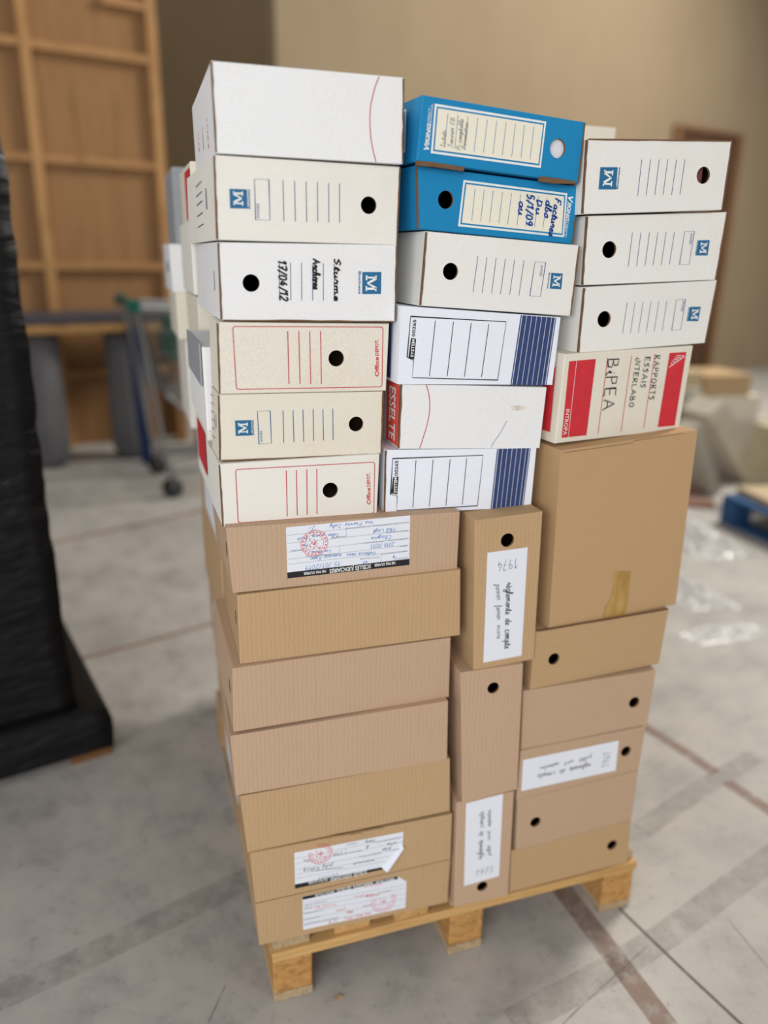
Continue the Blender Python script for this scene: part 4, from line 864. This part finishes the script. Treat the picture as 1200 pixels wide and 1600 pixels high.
lean('grey leaning board nearest the stack in the dumped pile', (1083, 652), (1116, 758), 2.28, .07, .15, 2)
lean('pale wide board leaning in the middle of the dumped pile', (1108, 645), (1168, 752), 2.45, .13, .24, 1)
lean('thin grey board leaning behind the pale wide one', (1098, 640), (1140, 735), 2.71, .05, .09, 0)
def pile(label, x0, x1, y0, y1, z0, z1, mi, name='dumped_carton', ry=0, rz=0, cat='box'):
    M = Matrix.Translation(((x0+x1)/2, (y0+y1)/2, z0)) @ Matrix.Rotation(math.radians(rz), 4, 'Z') @ Matrix.Rotation(math.radians(ry), 4, 'Y')
    tag(box_obj(name, -(x1-x0)/2, (x1-x0)/2, -(y1-y0)/2, (y1-y0)/2, 0, z1-z0, GREYS[mi], None, .006, M), label, cat, 'boards dumped at the right' if cat == 'board' else None)
pile('olive-beige carton at the right edge of the dumped pile', 2.98, 3.45, 1.99, 2.20, 0, .43, 5, rz=-2)
pile('grey carton low at the core of the dumped pile', 3.22, 3.8, 2.86, 3.4, 0, .283, 2)
pile('grey carton carrying the flat boards of the pile', 2.93, 3.18, 2.86, 3.25, 0, .425, 2)
pile('pale grey carton lying under the tan one on the pile', 3.30, 3.66, 2.87, 3.25, .2835, .438, 1)
pile('tan carton on top of the dumped pile', 3.23, 3.57, 2.88, 3.22, .4385, .572, 4, rz=-3)
pile('whitish flat board on the pile against the door', 2.90, 3.19, 2.87, 3.25, .4255, .50, 0, 'flat_board', cat='board')
pile('brownish flat board topping the pile against the door', 2.93, 3.18, 2.88, 3.24, .5005, .60, 3, 'flat_board', cat='board', rz=5)
BLUEP = wood('blue_pallet_paint', rgb(42, 80, 124), rgb(30, 60, 98), (2, 12, 12), .6)
bp_ = thing('blue_pallet', 'blue painted pallet at the right edge of the frame', 'pallet', (3.1, 1.45, 0))
for i in range(6): box_obj('deck_board', 2.60+i*.17, 2.70+i*.17, .95, 1.93, .122, .142, BLUEP, bp_, .003)
for y in (.95, 1.39, 1.83): box_obj('stringer_board', 2.60, 3.56, y, y+.1, .10, .121, BLUEP, bp_, .003)
for x in (2.60, 3.03, 3.46):
    for y in (.95, 1.39, 1.83): box_obj('block', x, x+.1, y, y+.1, .02, .0995, CHIP if y < 1.8 else BLUEP, bp_, .003)
    box_obj('bottom_board', x, x+.1, .95, 1.93, 0, .0195, BLUEP, bp_, .003)
pile('brown board lying flat on the blue pallet', 2.66, 3.3, 1.55, 1.9, .1425, .175, 3, 'flat_board', rz=-8, cat='board')
RED = card('red_scrap', rgb(150, 112, 96), None, .1)
for i, (px, py, l_) in enumerate(((1084, 790, 'reddish flat scrap nearest the tall brown carton on the floor'), (1097, 768, 'reddish flat scrap lying before the leaning boards'))):
    P = on_z(px, py); tag(box_obj('scrap_piece', -.10, .10, -.04, .04, 0, .03, RED, None, .006, Matrix.Translation(P) @ Matrix.Rotation(.5*i-.5, 4, 'Z')), l_, 'scrap')
def plastic_mat():
    m, nt, b = new_mat('clear_plastic_film'); b.inputs['Base Color'].default_value = (.86, .87, .88, 1); b.inputs['Roughness'].default_value = .18
    b.inputs['Alpha'].default_value = .42; b.inputs['Specular IOR Level'].default_value = .8; return m
PLASTIC = plastic_mat()
def crumple(px, py, sx, sy, h, label, seed):
    P = on_z(px, py); bm = bmesh.new(); n = 44; g = []
    for i in range(n+1):
        row = []
        for j in range(n+1):
            u, v = i/n-.5, j/n-.5; e = max(0, 1-(2*abs(u))**3)*max(0, 1-(2*abs(v))**3)
            z = .002+h*e*abs(noise.noise(Vector((u*5+seed, v*5, seed)))+.6*noise.noise(Vector((u*9, v*9+seed, 2))))*1.1
            row.append(bm.verts.new((P.x+u*sx*(1+.3*noise.noise(Vector((v*4, seed, 0)))), P.y+v*sy*(1+.3*noise.noise(Vector((u*4, 0, seed)))), z)))
        g.append(row)
    for i in range(n):
        for j in range(n): bm.faces.new((g[i][j], g[i+1][j], g[i+1][j+1], g[i][j+1]))
    tag(bm_obj('plastic_film', bm, PLASTIC, None, True), label, 'plastic film')
crumple(1082, 845, .30, .45, .10, 'crumpled clear film on the floor beside the tall carton', 1.3)
crumple(1078, 928, .22, .30, .05, 'crumpled clear film nearest the right column of boxes', 4.1)
crumple(1130, 990, .30, .12, .03, 'thin strip of clear film on the open floor at right', 7.7)
CH = wood('wood_chip', rgb(190, 160, 120), rgb(150, 120, 84))
P = on_z(529, 1560); bm = bmesh.new(); vs = bm_box(bm, -.006, .006, -.004, .004, 0, .003, Matrix.Translation(P) @ Matrix.Rotation(.6, 4, 'Z'))
for v in vs: v.co += Vector((random.uniform(-.002, .002), random.uniform(-.002, .002), 0))
tag(bm_obj('wood_chip', bm, CH), 'small wood chip on the floor before the pallet', 'chip')
